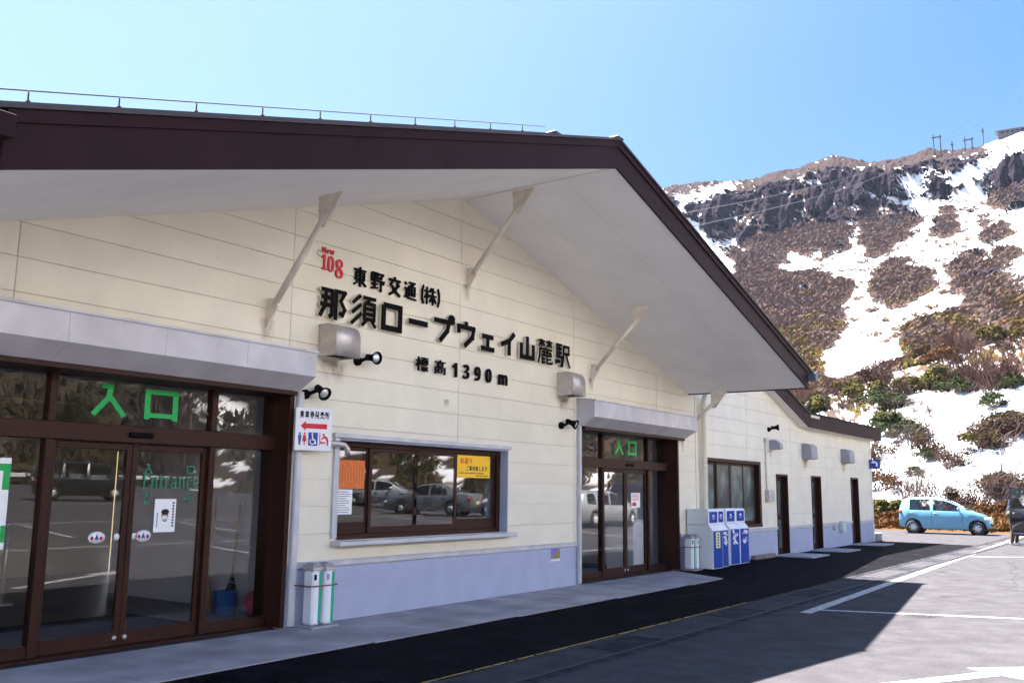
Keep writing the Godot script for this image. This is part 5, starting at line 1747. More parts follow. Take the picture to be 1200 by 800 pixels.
# the hillside across the lot, foot seen in the window glass, tall snowy top added to bounce light
func hillside() -> void:
	var xs := []
	var st := begin(true)
	var nx := 150; var nr := 60
	var vs := []; 
	var pts := PackedVector3Array(); var cols := PackedColorArray()
	for i in nx:
		for j in nr:
			var x := lerpf(-230.0, 190.0, float(i) / (nx - 1))
			var z := 60.0 + pow(float(j) / (nr - 1), 1.4) * 210.0
			var y := (z - 62.0) * 0.42 + 1.5 + nz2.get_noise_2d(x * 2.0, z * 2.0) * clampf((z - 62.0) * 0.12, 0, 7)
			if z < 62.5: y = 1.3
			pts.append(Vector3(x, y, z))
			var s := nz2.get_noise_2d(x * 4.0, z * 2.2) + 0.25 * nz.get_noise_2d(x * 20, z * 20)
			var c := Color(0.08, 0.06, 0.05).lerp(Color(0.05, 0.05, 0.02), clampf(0.5 + 1.6 * nz.get_noise_2d(x * 12, z * 12), 0, 1))
			if s > (0.26 if z < 90.0 else -0.3) and z > 66: c = Color(0.88, 0.88, 0.89)  # unseen upper snow, added to reflect sunlight onto the shaded front wall
			cols.append(c)
	var idx := PackedInt32Array()
	for i in nx - 1:
		for j in nr - 1:
			var a := i * nr + j
			idx.append_array([a, a + nr, a + nr + 1, a, a + nr + 1, a + 1])
	var arr := []
	arr.resize(Mesh.ARRAY_MAX)
	arr[Mesh.ARRAY_VERTEX] = pts; arr[Mesh.ARRAY_COLOR] = cols; arr[Mesh.ARRAY_INDEX] = idx
	var t := SurfaceTool.new()
	t.create_from_arrays(arr)
	t.generate_normals()
	var o := MeshInstance3D.new()
	o.mesh = t.commit()
	o.mesh.surface_set_material(0, M.terrain)
	structure(put(o, "hillside"))
	var bv := PackedVector3Array(); var bc := PackedColorArray(); var bi := PackedInt32Array()
	for i in 60:
		for j in 30:
			var x := lerpf(-150.0, 41.0, i / 59.0); var z := -13.0 - 90.0 * pow(j / 29.0, 1.3)
			bv.append(Vector3(x, -0.2 + maxf(0.0, -z - 14.0) * 0.17 + nz2.get_noise_2d(x * 3.0, z * 3.0) * clampf((-z - 14.0) * 0.1, 0, 2), z))
			bc.append(Color(0.10, 0.075, 0.04).lerp(Color(0.075, 0.075, 0.025), clampf(0.5 + 1.5 * nz.get_noise_2d(x * 10, z * 10), 0, 1)))
	for i in 59:
		for j in 29:
			var a := i * 30 + j
			bi.append_array([a, a + 1, a + 31, a, a + 31, a + 30])
	var ba := []
	ba.resize(Mesh.ARRAY_MAX)
	ba[Mesh.ARRAY_VERTEX] = bv; ba[Mesh.ARRAY_COLOR] = bc; ba[Mesh.ARRAY_INDEX] = bi
	t = SurfaceTool.new()
	t.create_from_arrays(ba)
	t.generate_normals()
	o = MeshInstance3D.new()
	o.mesh = t.commit()
	o.mesh.surface_set_material(0, M.terrain)
	structure(put(o, "back_slope"))
	# plain ground far around
	var g := begin()
	span(g, -900, 900, -1.0, -0.4, -900, 900)
	structure(done(g, "ground", M.far_ground))

func leaf_clump(n: int, r: Vector3, size: float, sd: int, m: Material, parent: Node3D, called := "foliage") -> void:
	rng.seed = sd
	var st := begin()
	# several lobes, leaves mostly near their surfaces
	var lobes := []
	for k in 7: lobes.append([Vector3(rng.randf_range(-0.65, 0.65) * r.x, r.y * rng.randf_range(0.3, 1.0), rng.randf_range(-0.65, 0.65) * r.z), rng.randf_range(0.28, 0.55)])
	for k in n:
		var l: Array = lobes[k % lobes.size()]
		var d := Vector3(rng.randfn(), rng.randfn() * 0.9 + 0.25, rng.randfn()).normalized()
		var p: Vector3 = l[0] + d * r * l[1] * pow(rng.randf(), 0.4)
		if p.y < 0.02: p.y = 0.02 + rng.randf() * 0.1
		var a := Vector3(rng.randfn(), rng.randfn() * 0.5 + 0.3, rng.randfn()).normalized()
		var b := a.cross(d + Vector3(0.01, 0.3, 0.02)).normalized()
		var s := size * rng.randf_range(0.6, 1.3)
		quad(st, p - b * s * 0.3, p + a * s * 0.5, p + b * s * 0.3, p - a * s * 0.6)
	done(st, called, m, parent)

func twigs(n: int, h: float, spread: float, r: float, sd: int, m: Material, parent: Node3D, called := "twigs") -> void:
	rng.seed = sd
	var st := begin()
	for k in n:
		var d := Vector3(rng.randfn() * spread, 1.0, rng.randfn() * spread).normalized()
		var p := Vector3(rng.randfn() * 0.1, -0.05, rng.randfn() * 0.1) * h
		var l := h * rng.randf_range(0.6, 1.1)
		var pts := [p]
		var bend := Vector3(rng.randfn(), 0.3, rng.randfn()) * 0.18
		for s in 3:
			d = (d + bend).normalized()
			pts.append(pts[-1] + d * l / 3)
		tube(st, pts, [r, r * 0.8, r * 0.55, r * 0.25], 3, false)
		for b in 5:
			var at: Vector3 = pts[1 + b % 3].lerp(pts[min(2 + b % 3, 3)], rng.randf())
			var bd := (d + Vector3(rng.randfn(), rng.randf() * 0.6, rng.randfn()) * 0.7).normalized()
			var e := at + bd * l * rng.randf_range(0.2, 0.4)
			tube(st, [at, at.lerp(e, 0.5) + Vector3(0, 0.02, 0) * l, e], [r * 0.5, r * 0.4, r * 0.2], 3, false)
	done(st, called, m, parent)

func bushes() -> void:
	# one of each kind, then copies
	var kinds := []
	var defs := [["evergreen_shrub", M.leaf_green], ["evergreen_shrub", M.leaf_olive], ["brown_shrub", M.leaf_brown], ["bare_shrub", null], ["bare_sapling", null], ["red_brush", null], ["withered_shrub", M.leaf_rust]]
	for k in defs.size():
		var o := Node3D.new()
		put(o, defs[k][0])
		match k:
			0, 1: leaf_clump(1500, Vector3(1.3, 0.9, 1.2), 0.16, 60 + k, defs[k][1], o); twigs(8, 0.8, 0.8, 0.02, 3, M.bark, o)
			2: leaf_clump(1100, Vector3(1.3, 0.9, 1.2), 0.14, 63, defs[k][1], o); twigs(26, 1.3, 0.6, 0.018, 7, M.bark, o)
			3: twigs(40, 1.5, 0.5, 0.016, 9, M.bark_pale, o)
			4: twigs(7, 3.6, 0.2, 0.03, 12, M.bark_pale, o)
			5: twigs(60, 1.7, 0.55, 0.018, 15, M.bark_red, o)
			6: leaf_clump(900, Vector3(1.3, 0.8, 1.2), 0.15, 71, defs[k][1], o); twigs(20, 1.1, 0.7, 0.018, 17, M.bark_red, o)
		o.set_meta("category", "shrub")
		kinds.append(o)
	var labels := ["dark green evergreen shrub", "yellowish green evergreen shrub", "brown leafed shrub on the bank", "leafless pale grey shrub", "thin leafless sapling on the bank", "reddish leafless brush on the bank", "rusty withered shrub on the bank"]
	var groups := ["dark green shrubs on the snow bank", "yellowish green shrubs on the ridge", "brown shrubs in the snow", "bare pale shrubs in the snow", "bare saplings in the snow", "red brush on the ridge", "withered shrubs at the foot of the bank"]
	var taken := [0, 0, 0, 0, 0, 0, 0]
	# kind, x, t, scale, squash
	rng.seed = 77
	var spots := [[0, 61.3, 0.2276, 1.50, 0.9], [0, 59.3, 0.2139, 1.30, 0.9], [1, 65.0, 0.2312, 1.20, 0.9], [2, 59.4, 0.1992, 0.80, 1.0], [2, 55.9, 0.1938, 0.90, 1.2], [0, 55.1, 0.1964, 0.60, 1.2], [0, 52.5, 0.2075, 0.60, 0.9], [3, 49.2, 0.2116, 0.80, 1.0], [2, 53.8, 0.1693, 0.90, 1.0], [5, 53.4, 0.1756, 0.70, 1.0], [2, 56.5, 0.1433, 1.20, 1.0], [2, 58.1, 0.1315, 1.25, 1.0], [0, 58.9, 0.1209, 1.20, 1.0], [2, 58.2, 0.1102, 1.25, 1.0], [1, 56.5, 0.1455, 1.00, 1.0], [0, 59.7, 0.1147, 1.00, 1.0], [3, 46.8, 0.1753, 0.80, 1.1], [2, 46.6, 0.1655, 0.70, 1.1], [0, 49.1, 0.1385, 0.80, 1.0], [0, 49.8, 0.1316, 0.80, 1.0], [2, 47.9, 0.1250, 1.00, 1.1], [6, 48.3, 0.1177, 1.10, 1.1], [3, 46.9, 0.1305, 1.00, 1.1], [6, 45.7, 0.1383, 0.70, 1.0], [3, 46.9, 0.1488, 1.20, 1.0], [0, 66.1, 0.1316, 1.10, 0.9], [2, 55.9, 0.2413, 0.90, 1.2], [6, 49.3, 0.2428, 1.00, 1.4], [1, 45.2, 0.2357, 0.80, 0.9], [1, 45.4, 0.2273, 0.70, 0.9], [6, 44.4, 0.2417, 0.80, 0.7], [4, 50.2, 0.2302, 1.00, 1.0], [4, 56.5, 0.1841, 1.10, 1.0], [4, 45.5, 0.2071, 0.90, 1.0], [3, 46.7, 0.2147, 1.00, 1.0], [3, 47.5, 0.1945, 1.00, 1.0], [3, 46.8, 0.1830, 1.10, 1.0], [4, 51.2, 0.1253, 1.00, 1.0], [0, 71.4, 0.2388, 1.40, 0.9], [0, 71.0, 0.2261, 1.30, 0.9], [1, 76.0, 0.2469, 1.30, 0.9], [1, 75.5, 0.2644, 1.20, 0.9], [1, 75.1, 0.1949, 1.50, 1.0], [1, 74.0, 0.1685, 1.60, 1.0], [0, 71.9, 0.1609, 1.30, 0.9], [1, 74.8, 0.2048, 1.30, 0.9], [5, 71.7, 0.1417, 1.90, 1.0], [5, 70.5, 0.1306, 2.00, 1.0], [5, 70.2, 0.1194, 1.90, 1.0], [5, 73.1, 0.1491, 1.70, 1.0], [0, 69.6, 0.1159, 1.30, 0.7], [5, 73.9, 0.2174, 1.20, 1.0]]
	for k in 28: spots.append([[5, 5, 5, 1, 2, 6][k % 6], rng.randf_range(80.0, 94.0), rng.randf_range(0.1, 0.36), rng.randf_range(0.9, 1.7), 1.0])
	for k in 16: spots.append([[5, 2, 1, 5, 0, 6][k % 6], rng.randf_range(66.0, 88.0), rng.randf_range(0.265, 0.36), rng.randf_range(0.9, 1.5), 1.0])
	for k in 20: spots.append([[3, 3, 4][k % 3], rng.randf_range(47.0, 76.0), rng.randf_range(0.1, 0.3), rng.randf_range(0.5, 1.1), 1.0])
	for k in 17:
		var tt := rng.randf_range(0.02, 0.34)
		spots.append([[6, 3, 6, 2][k % 4] if tt < 0.15 or tt > 0.24 else 3, rng.randf_range(43.6, 46.6), tt, rng.randf_range(0.35, 0.7), 0.8])
	for s in spots:
		var p := ground_point(s[1], s[2])
		var o: Node3D
		if taken[s[0]] == 0: o = kinds[s[0]]
		else:
			o = kinds[s[0]].duplicate()
			o.name = nm(self, defs[s[0]][0])
			add_child(o, true)
		taken[s[0]] += 1
		o.position = p + Vector3(0, -0.08, 0)
		o.rotation.y = rng.randf() * TAU
		o.scale = Vector3(s[3], s[3] * s[4], s[3])
		var where: String = ["near the right edge of the view", "above the nose of the blue car", "above the tail of the blue car", "beside the annex roof"][0 if s[2] < 0.145 else 1 if s[2] < 0.19 else 2 if s[2] < 0.25 else 3]
		var tier: String = ["low down", "halfway up", "at the top"][0 if s[1] < 52 else 1 if s[1] < 72 else 2]
		o.set_meta("label", labels[s[0]] + ", " + tier + " " + where); o.set_meta("group", groups[s[0]] + ", " + tier + " " + where)

func scrub() -> void:
	# ground-hugging scrub on the dark parts of the slope, too many to count
	rng.seed = 91
	var st := begin()
	for k in 24:
		var p := Vector3(rng.randf_range(-0.5, 0.5), rng.randf_range(0.0, 0.55), rng.randf_range(-0.5, 0.5))
		var a := Vector3(rng.randfn() * 0.5, rng.randf() * 0.6 + 0.35, rng.randfn() * 0.5).normalized() * 0.32
		var b := a.cross(Vector3(rng.randfn(), 0.0, rng.randfn())).normalized() * 0.11
		b.y *= 0.3
		quad(st, p - b, p + a, p + b, p - a)
	st.generate_normals()
	var me := st.commit()
	me.surface_set_material(0, M.scrub)
	var xf := []; var cl := []
	var tries := 0
	while xf.size() < 18000 and tries < 100000:
		tries += 1
		var x := 84.0 + 284.0 * pow(rng.randf(), 0.9)
		var t := rng.randf_range(0.05, 0.5)
		var e := nominal(x, t)
		if dark_value(t, e) < 0: continue
		var s := (0.7 + 0.0045 * x) * rng.randf_range(0.6, 1.3)
		var p := ground_point(x, t)
		xf.append(Transform3D(Basis(Vector3.UP, rng.randf() * TAU).scaled(Vector3(s * 1.5, s * 0.8, s * 1.5)), p + Vector3(0, 0.1, 0)))
		var og := smoothstep(0.0, 0.3, nz2.get_noise_2d(t * 1700 - 90, e * 130 + 300) + clampf((10.6 - e) * 0.14, -1.0, 0.14) - 0.12)
		var c := Color(0.155, 0.103, 0.078).lerp(Color(0.105, 0.078, 0.073), rng.randf()).lerp(Color(0.125, 0.10, 0.032) if rng.randf() < 0.6 else Color(0.14, 0.08, 0.045), og)
		cl.append(c)
	for k in 9000:
		var x := rng.randf_range(-150.0, 170.0)
		var z := 60.0 + 75.0 * pow(rng.randf(), 1.3)
		var y := (z - 62.0) * 0.42 + 1.5 + nz2.get_noise_2d(x * 2.0, z * 2.0) * clampf((z - 62.0) * 0.12, 0, 7)
		var s := rng.randf_range(0.4, 1.5)
		xf.append(Transform3D(Basis(Vector3.UP, rng.randf() * TAU).scaled(Vector3(s * 1.4, s * 1.2, s * 1.4)), Vector3(x, y + 0.1, z)))
		cl.append(Color(0.075, 0.052, 0.04).lerp(Color(0.05, 0.055, 0.02), rng.randf()))
	for k in 3400:
		var t := rng.randf_range(-0.2, 0.36)
		var x := 42.6 + 3.6 * rng.randf()
		var s := rng.randf_range(0.16, 0.42)
		xf.append(Transform3D(Basis(Vector3.UP, rng.randf() * TAU).scaled(Vector3(s * 1.4, s * 1.1, s * 1.4)), ground_point(x, t) + Vector3(0, -0.03, 0)))
		cl.append(Color(0.19, 0.10, 0.035).lerp(Color(0.11, 0.055, 0.025), rng.randf()))
	for k in 9000:
		var t := rng.randf_range(-1.5, 0.085)
		var x := 44.0 + 75.0 * rng.randf() * rng.randf()
		if nz2.get_noise_2d(t * 900.0 + 70.0, x * 2.2) < -0.06: continue
		var s := rng.randf_range(0.3, 1.0)
		xf.append(Transform3D(Basis(Vector3.UP, rng.randf() * TAU).scaled(Vector3(s * 1.4, s * 1.2, s * 1.4)), ground_point(x, t)))
		cl.append(Color(0.12, 0.075, 0.05).lerp(Color(0.07, 0.08, 0.025), rng.randf()))
	var mm := MultiMesh.new()
	mm.transform_format = MultiMesh.TRANSFORM_3D
	mm.use_colors = true
	mm.mesh = me
	mm.instance_count = xf.size()
	for k in xf.size():
		mm.set_instance_transform(k, xf[k]); mm.set_instance_color(k, cl[k])
	var o := MultiMeshInstance3D.new()
	o.multimesh = mm
	put(o, "scrub")
	tag(o, "low brown and olive scrub covering the mountain slope between the snowfields", "scrub", "", "stuff")

func lot_trees() -> void:
	# leafless and evergreen growth across the lot, seen in the glass
	var src: Node3D = null
	rng.seed = 55
	var bare := thing("bare_tree", "leafless tree at the far edge of the lot, mirrored in the entrance glass", "tree", Vector3(-20, 0, 66), 0.0, "leafless trees across the lot")
	var tk := begin(true)
	tube(tk, [Vector3(0, -0.5, 0), Vector3(0.1, 2, 0), Vector3(0.3, 5, 0.2)], [0.22, 0.17, 0.08], 8)
	done(tk, "trunk", M.bark, bare)
	twigs(26, 6.0, 0.55, 0.07, 31, M.bark, bare, "crown")
	var fir := thing("fir_tree", "dark evergreen tree on the hillside across the lot, mirrored in the glass", "tree", Vector3(-5, 1, 70), 0.0, "evergreen trees across the lot")
	tk = begin(true)
	tube(tk, [Vector3(0, -0.5, 0), Vector3(0, 3, 0), Vector3(0, 7, 0)], [0.2, 0.15, 0.03], 8)
	done(tk, "trunk", M.bark, fir)
	leaf_clump(1600, Vector3(2.2, 6.0, 2.2), 0.5, 81, M.leaf_green, fir, "crown")
	for k in 90:
		var x := rng.randf_range(-120.0, 150.0)
		var z := rng.randf_range(61.5, 92.0)
		var y := (z - 62.0) * 0.42 + 1.5 + nz2.get_noise_2d(x * 2.0, z * 2.0) * clampf((z - 62.0) * 0.12, 0, 7)
		var src2 := bare if k % 3 else fir
		var c := copy_of(src2, "bare_tree" if k % 3 else "fir_tree", Vector3(x, y - 0.3, z), rng.randf() * TAU, str(src2.get_meta("label")), str(src2.get_meta("group")))
		c.scale = Vector3.ONE * rng.randf_range(0.7, 1.3)
	var fe := thing("guard_rail", "long white guard rail at the far edge of the lot, mirrored in the transom glass", "guard rail", Vector3(-60, 1.45, 61.0))
	var st := begin()
	span(st, -60, 120, 0.55, 0.85, -0.03, 0.03, 0.01)
	done(st, "beam", M.white, fe)
	for k in 46:
		st = begin()
		span(st, -60 + k * 4.0 - 0.06, -60 + k * 4.0 + 0.06, -0.2, 0.8, 0.035, 0.15)
		done(st, "post", M.white, fe)

func ropeway() -> void:
	# masts on the skyline and two pairs of cables that climb to them
	var mast := func(t: float, x: float, h: float, two: bool, label: String) -> void:
		var p := ground_point(x, t)
		var m := thing("ropeway_mast", label, "mast", p)
		for k in (2 if two else 1):
			var st := begin()
			tube(st, [Vector3(0, -1.5, k * 2.6), Vector3(0, h - k * 0.6, k * 2.6)], 0.22, 6)
			done(st, "post", M.hut, m)
		var st2 := begin()
		span(st2, -0.2, 0.2, h - 1.6, h - 1.2, -0.6, 3.2 if two else 0.6)
		done(st2, "cross_arm", M.hut, m)
	mast.call(0.1705, 392, 9.0, true, "pair of grey posts, tallest mast on the mountain skyline")
	mast.call(0.153, 394, 6.0, false, "short single mast on the skyline right of the tall pair")
	mast.call(0.141, 396, 6.5, true, "double mast on the skyline, second from the right")
	mast.call(0.124, 397, 8.0, false, "rightmost thin mast on the skyline near the hilltop building")
	for k in 2:
		var st := begin(true)
		var a := Vector3(60.0, 22.0 - k * 2.0, -42.0 + k * 3.0)
		var b := ground_point(392, 0.167) + Vector3(0, 7.0 - k * 2.5, 3.0 - k * 2.0)
		var c := ground_point(420, 0.085) + Vector3(0, 22 - k * 6, 0)
		var pts := []
		for s in 13:
			var u := s / 12.0
			pts.append(a.lerp(b, u) - Vector3(0, 18.0 * u * (1 - u), 0))
		for s in 6: pts.append(b.lerp(c, (s + 1) / 6.0))
		tube(st, pts, 0.05, 5)
		tag(done(st, "ropeway_cable", M.hut), ["upper of the two ropeway cables crossing the mountain to the skyline masts", "lower of the two ropeway cables crossing the mountain to the skyline masts"][k], "cable")
	var p := ground_point(402, 0.088)
	var t := thing("summit_building", "low grey building with a flat roof on the mountain top at the right edge", "building", p, 0.1)
	var st := begin()
	span(st, -3, 3, -3, 0.5, -9, 1.5, 0.1)
	done(st, "wall", M.hut, t)
	st = begin()
	span(st, -3.4, 3.4, 0.51, 0.9, -10, 1.9, 0.1)
	done(st, "roof", M.hut, t)
	for k in 5:
		st = begin()
		span(st, -3.06, -3.01, -0.6, 0.2, -8 + k * 1.8, -7.0 + k * 1.8)
		done(st, "window", M.car_glass, t)

# ---------------------------------------------------------------- materials
func materials() -> void:
	var fine := noise_tex(1, 0.06, 0.72, 1.0, 3)
	var grain := noise_tex(2, 0.25, 0.62, 1.0, 2)
	var soft := noise_tex(3, 0.008, 0.86, 1.0, 4)
	var even := noise_tex(13, 0.008, 0.95, 1.0, 4)
	var stain := noise_tex(4, 0.012, 0.62, 1.0, 5)
	var faint := noise_tex(7, 0.012, 0.94, 1.0, 5)
	var bump := noise_tex(5, 0.2, 0, 1, 3, 512, 6.0)
	var soft_bump := noise_tex(6, 0.03, 0, 1, 3, 512, 2.0)
	M.asphalt = worn(0.0726, 0.0705, 0.0777, faint, 9.0, 0.92, bump, 0.12, noise_tex(19, 0.3, 0.8, 1.0, 2))
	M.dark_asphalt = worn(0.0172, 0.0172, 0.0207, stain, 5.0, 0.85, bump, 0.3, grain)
	M.concrete = worn(0.4724, 0.4425, 0.4651, faint, 3.1, 0.8, soft_bump, 0.4, fine)
	M.drain = worn(0.0803, 0.0828, 0.0999, stain, 3.0, 0.85, soft_bump, 0.4, grain)
	M.drain2 = worn(0.0731, 0.0755, 0.0902, stain, 3.0, 0.85, soft_bump, 0.4, grain)
	M.paint = worn(0.702, 0.702, 0.702, noise_tex(9, 0.03, 0.7, 1.0, 5), 1.7, 0.7, null, 0.5, grain)
	M.yellow_paint = flat(0.2890, 0.2210, 0.0340, 0.7)
	var si := [Vector3(0.80, 0.745, 0.60), Vector3(0.805, 0.755, 0.615), Vector3(0.79, 0.735, 0.59), Vector3(0.80, 0.75, 0.605)]
	for k in 4: M["siding%d" % k] = worn(si[k].x, si[k].y, si[k].z, even, 3.0 + k * 0.37, 0.6, soft_bump, 0.12)
	M.letter_side = flat(0.7, 0.66, 0.58, 0.5)
	var spots := Image.create(128, 64, false, Image.FORMAT_RGBA8)
	var sn := FastNoiseLite.new()
	sn.seed = 41; sn.frequency = 0.03
	for j in 64:
		for i in 128:
			var u := ((i % 64) - 31.5) / 31.5; var v := j / 63.0
			var fade := clampf(1.0 - u * u, 0, 1) * smoothstep(0.0, 0.12, v) * (1.0 - smoothstep(0.25, 1.0, v))
			spots.set_pixel(i, j, Color(0.50, 0.36, 0.22, clampf(fade * (0.30 + 0.5 * sn.get_noise_2d(i * 1.6, j * 0.4)), 0, 0.5)))
	var drip := Image.create(64, 64, false, Image.FORMAT_RGBA8)
	for j in 64:
		for i in 64:
			var d := Vector2(i - 31.5, j - 31.5).length() / 31.5
			drip.set_pixel(i, j, Color(0.1, 0.095, 0.09, clampf((1.0 - smoothstep(0.2, 1.0, d)) * (0.4 + 0.9 * sn.get_noise_2d(i * 3.0, j * 3.0)), 0, 0.5)))
	M.oil = StandardMaterial3D.new()
	M.oil.albedo_texture = ImageTexture.create_from_image(drip)
	M.oil.transparency = BaseMaterial3D.TRANSPARENCY_ALPHA
	M.oil.roughness = 0.6
	M.stain = StandardMaterial3D.new()
	M.stain.albedo_texture = ImageTexture.create_from_image(spots)
	M.stain.transparency = BaseMaterial3D.TRANSPARENCY_ALPHA
	M.stain.roughness = 0.9
	M.joint = flat(0.66, 0.57, 0.43, 0.9)
	M.dado = worn(0.4100, 0.4500, 0.5800, even, 2.2, 0.75, bump, 0.25)
	M.trim = worn(0.6200, 0.6200, 0.6500, soft, 2.0, 0.5)
	M.soffit = worn(0.9300, 0.9150, 0.9100, even, 4.0, 0.75, soft_bump, 0.1)
	M.roof = flat(0.03, 0.022, 0.024, 0.55)
	M.fascia = worn(0.0306, 0.0157, 0.0179, soft, 3.0, 0.5)
	M.fascia.metallic_specular = 0.15
	M.gutter = flat(0.09, 0.12, 0.14, 0.5)
	M.strut = worn(0.8000, 0.7300, 0.6300, soft, 1.0, 0.6)
	M.shutter = worn(0.6200, 0.6000, 0.6400, soft, 2.5, 0.5)
	M.bronze = worn(0.0400, 0.0130, 0.0070, soft, 1.5, 0.5)
	M.bronze.metallic_specular = 0.3
	M.steel = worn(0.62, 0.58, 0.56, soft, 0.8, 0.42)
	M.steel.metallic = 0.6
	M.steel_dull = worn(0.32, 0.31, 0.33, even, 0.8, 0.55)
	M.black = flat(0.0054, 0.0045, 0.0049, 0.6, 0.0, 0.15)
	M.ink = flat(0.02, 0.02, 0.022, 0.8)
	M.faint_ink = flat(0.5, 0.14, 0.03, 0.8)
	M.rubber = flat(0.016, 0.016, 0.017, 0.8)
	M.white = flat(0.78, 0.79, 0.82, 0.5)
	M.paper = flat(0.85, 0.85, 0.85, 0.8)
	M.orange_paper = worn(0.85, 0.22, 0.05, soft, 0.3, 0.8)
	M.yellow_paper = flat(0.95, 0.56, 0.02, 0.7)
	M.red_paint = flat(0.62, 0.012, 0.03, 0.6)
	M.blue_paint = flat(0.02, 0.05, 0.32, 0.6)
	M.green_paint = flat(0.0, 0.36, 0.07, 0.6)
	M.green_film = flat(0.004, 0.15, 0.075, 0.6)
	M.violet = flat(0.2, 0.14, 0.5, 0.6)
	M.skin = flat(0.5, 0.28, 0.19, 0.6)
	M.navy = flat(0.0093, 0.0102, 0.0527, 0.85)
	M.khaki = worn(0.1130, 0.0892, 0.0663, fine, 0.3, 0.9)
	M.rust = flat(0.16, 0.08, 0.06, 0.7)
	M.ash_green = flat(0.01, 0.36, 0.2, 0.5)
	M.bin_blue = flat(0.012, 0.055, 0.33, 0.6, 0.0, 0.25)
	M.label_yellow = flat(0.75, 0.78, 0.35, 0.6)
	M.pale_green = flat(0.5, 0.62, 0.58, 0.6)
	M.pinkish = worn(0.36, 0.26, 0.25, stain, 1.0, 0.9)
	M.wood = flat(0.35, 0.2, 0.1, 0.6)
	M.straw = flat(0.34, 0.22, 0.1, 0.9)
	M.blue_plastic = flat(0.03, 0.12, 0.4, 0.4)
	M.red_bag = flat(0.5, 0.08, 0.12, 0.4)
	M.dark_floor = flat(0.05, 0.05, 0.06, 0.35)
	M.inner = flat(0.62, 0.62, 0.68, 0.8)
	M.tan_wall = flat(0.4, 0.33, 0.2, 0.8)
	M.pane = pane_mat(0.03)
	M.frosted = worn(0.1700, 0.2295, 0.2210, noise_tex(14, 0.006, 0.35, 1.0, 2), 1.6, 0.28)
	M.lens = flat(0.75, 0.78, 0.8, 0.12, 0.5)
	M.car_glass = pane_mat(0.5, Color(0.05, 0.06, 0.07))
	M.blue_car = flat(0.1170, 0.3150, 0.4590, 0.35)
	M.silver_car = flat(0.42, 0.43, 0.45, 0.3, 0.4)
	M.grey_car = flat(0.2, 0.21, 0.23, 0.3, 0.4)
	M.white_car = flat(0.75, 0.75, 0.76, 0.3)
	M.black_car = flat(0.012, 0.012, 0.016, 0.2)
	for m in ["blue_car", "silver_car", "grey_car", "white_car", "black_car"]:
		M[m].clearcoat_enabled = true; M[m].clearcoat = 0.7; M[m].clearcoat_roughness = 0.05
	M.rim = flat(0.55, 0.56, 0.58, 0.4)
	M.tail = flat(0.45, 0.02, 0.02, 0.2)
	M.plate = flat(0.75, 0.7, 0.3, 0.5)
	M.seat = flat(0.45, 0.4, 0.32, 0.9)
	M.bark = flat(0.10, 0.07, 0.055, 0.9, 0.0, 0.1)
	M.bark_pale = flat(0.0892, 0.0654, 0.0629, 0.9, 0.0, 0.1)
	M.bark_red = flat(0.0723, 0.0408, 0.0365, 0.9, 0.0, 0.1)
	M.leaf_green = flat(0.0323, 0.0416, 0.0170, 0.8, 0.0, 0.1)
	M.leaf_olive = flat(0.0680, 0.0629, 0.0187, 0.8, 0.0, 0.1)
	M.leaf_brown = flat(0.0467, 0.0298, 0.0204, 0.8, 0.0, 0.1)
	M.leaf_rust = flat(0.0723, 0.0357, 0.0145, 0.8, 0.0, 0.1)
	M.far_ground = worn(0.12, 0.09, 0.07, stain, 40.0, 0.95)
	M.terrain = worn(1, 1, 1, noise_tex(17, 0.05, 0.84, 1.0, 4), 6.0, 0.9)
	M.terrain.vertex_color_use_as_albedo = true
	for k in ["terrain", "asphalt", "dark_asphalt", "drain", "drain2", "far_ground"]: M[k].metallic_specular = 0.1
	M.hut = flat(0.05, 0.05, 0.056, 0.9)
	M.scrub = flat(1, 1, 1, 0.9, 0.0, 0.05)
	M.scrub.vertex_color_use_as_albedo = true

const SUN := Vector3(0.06, 1.0, -0.475)

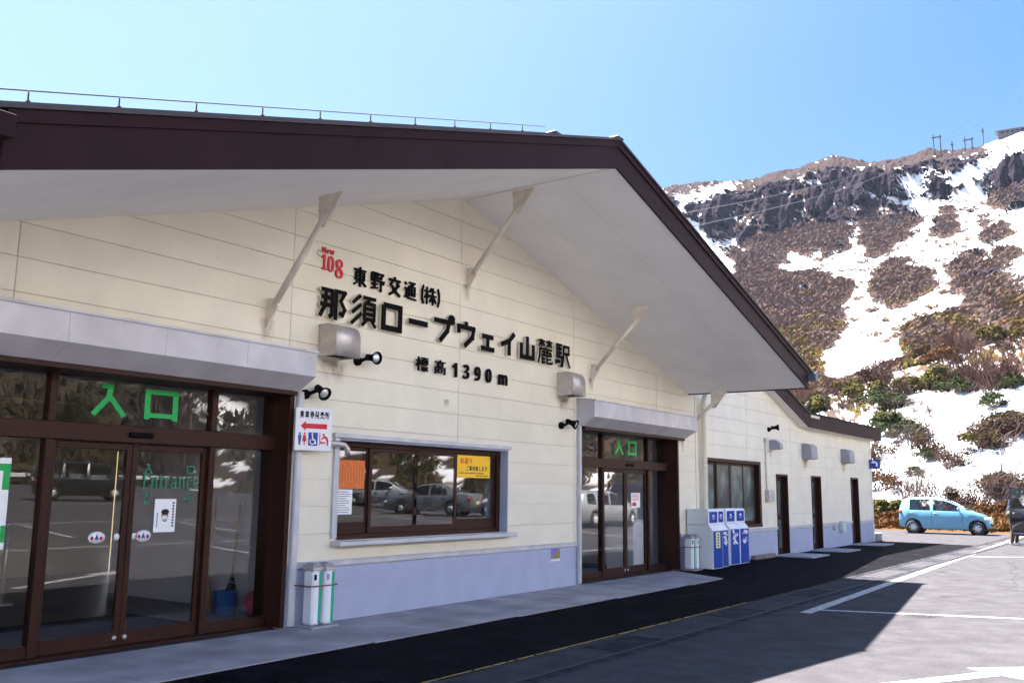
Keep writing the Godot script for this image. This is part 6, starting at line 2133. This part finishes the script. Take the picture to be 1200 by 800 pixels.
# clear air: paler towards the horizon and round the sun
func clear_sky(sun: Vector3) -> ImageTexture:
	var im := Image.create(512, 256, false, Image.FORMAT_RGBAF)
	var to := sun.normalized()
	for j in 256:
		var el := PI * (0.5 - (j + 0.5) / 256.0)
		for i in 512:
			var az := TAU * (i + 0.5) / 512.0
			var d := Vector3(sin(az) * cos(el), sin(el), -cos(az) * cos(el))
			var h := pow(1.0 - maxf(d.y, 0.0), 3.0)
			var g := rad_to_deg(acos(clampf(d.dot(to), -1.0, 1.0)))
			var lobe := exp(-pow(g / 55.0, 6.0)) * 0.060 + exp(-pow(g / 16.0, 2.0)) * 0.48
			var c := Color(0.003, 0.032, 0.13).lerp(Color(0.092, 0.145, 0.155), h)
			im.set_pixel(i, j, Color(c.r + lobe, c.g + lobe * 1.08, c.b + lobe * 0.75))
	return ImageTexture.create_from_image(im)

func _ready() -> void:
	# camera
	var cam := Camera3D.new()
	cam.name = "camera"
	cam.fov = 40.576
	cam.near = 0.05
	cam.far = 3000.0
	cam.position = EYE
	cam.basis = Basis(Vector3.UP, deg_to_rad(-54.823)) * Basis(Vector3.RIGHT, deg_to_rad(9.124)) * Basis(Vector3.BACK, deg_to_rad(0.681))
	add_child(cam)
	# sky, exposure
	var env := Environment.new()
	env.background_mode = Environment.BG_SKY
	env.tonemap_mode = Environment.TONE_MAPPER_LINEAR
	env.tonemap_exposure = 8.2
	env.fog_enabled = true; env.fog_density = 0.00007; env.fog_light_color = Color(0.8, 0.86, 1.0)
	env.sdfgi_enabled = true; env.ssao_enabled = true; env.ssil_enabled = true
	var sm := PanoramaSkyMaterial.new()
	sm.panorama = clear_sky(SUN)
	env.sky = Sky.new()
	env.sky.sky_material = sm
	var we := WorldEnvironment.new()
	we.name = "world"
	we.environment = env
	add_child(we)
	# sun: high, from behind the building
	var sun := DirectionalLight3D.new()
	sun.name = "sun"
	sun.light_energy = 1.6
	sun.light_color = Color(1.0, 0.97, 0.94)
	sun.light_angular_distance = 0.5
	sun.shadow_enabled = true
	sun.basis = Basis.looking_at(-SUN.normalized(), Vector3.RIGHT)
	add_child(sun)
	materials()
	ground()
	lot_wear()
	mountain()
	hillside()
	building()
	inside()
	signs()
	small_things()
	vehicles()
	person()
	bushes()
	scrub()
	lot_trees()
	ropeway()
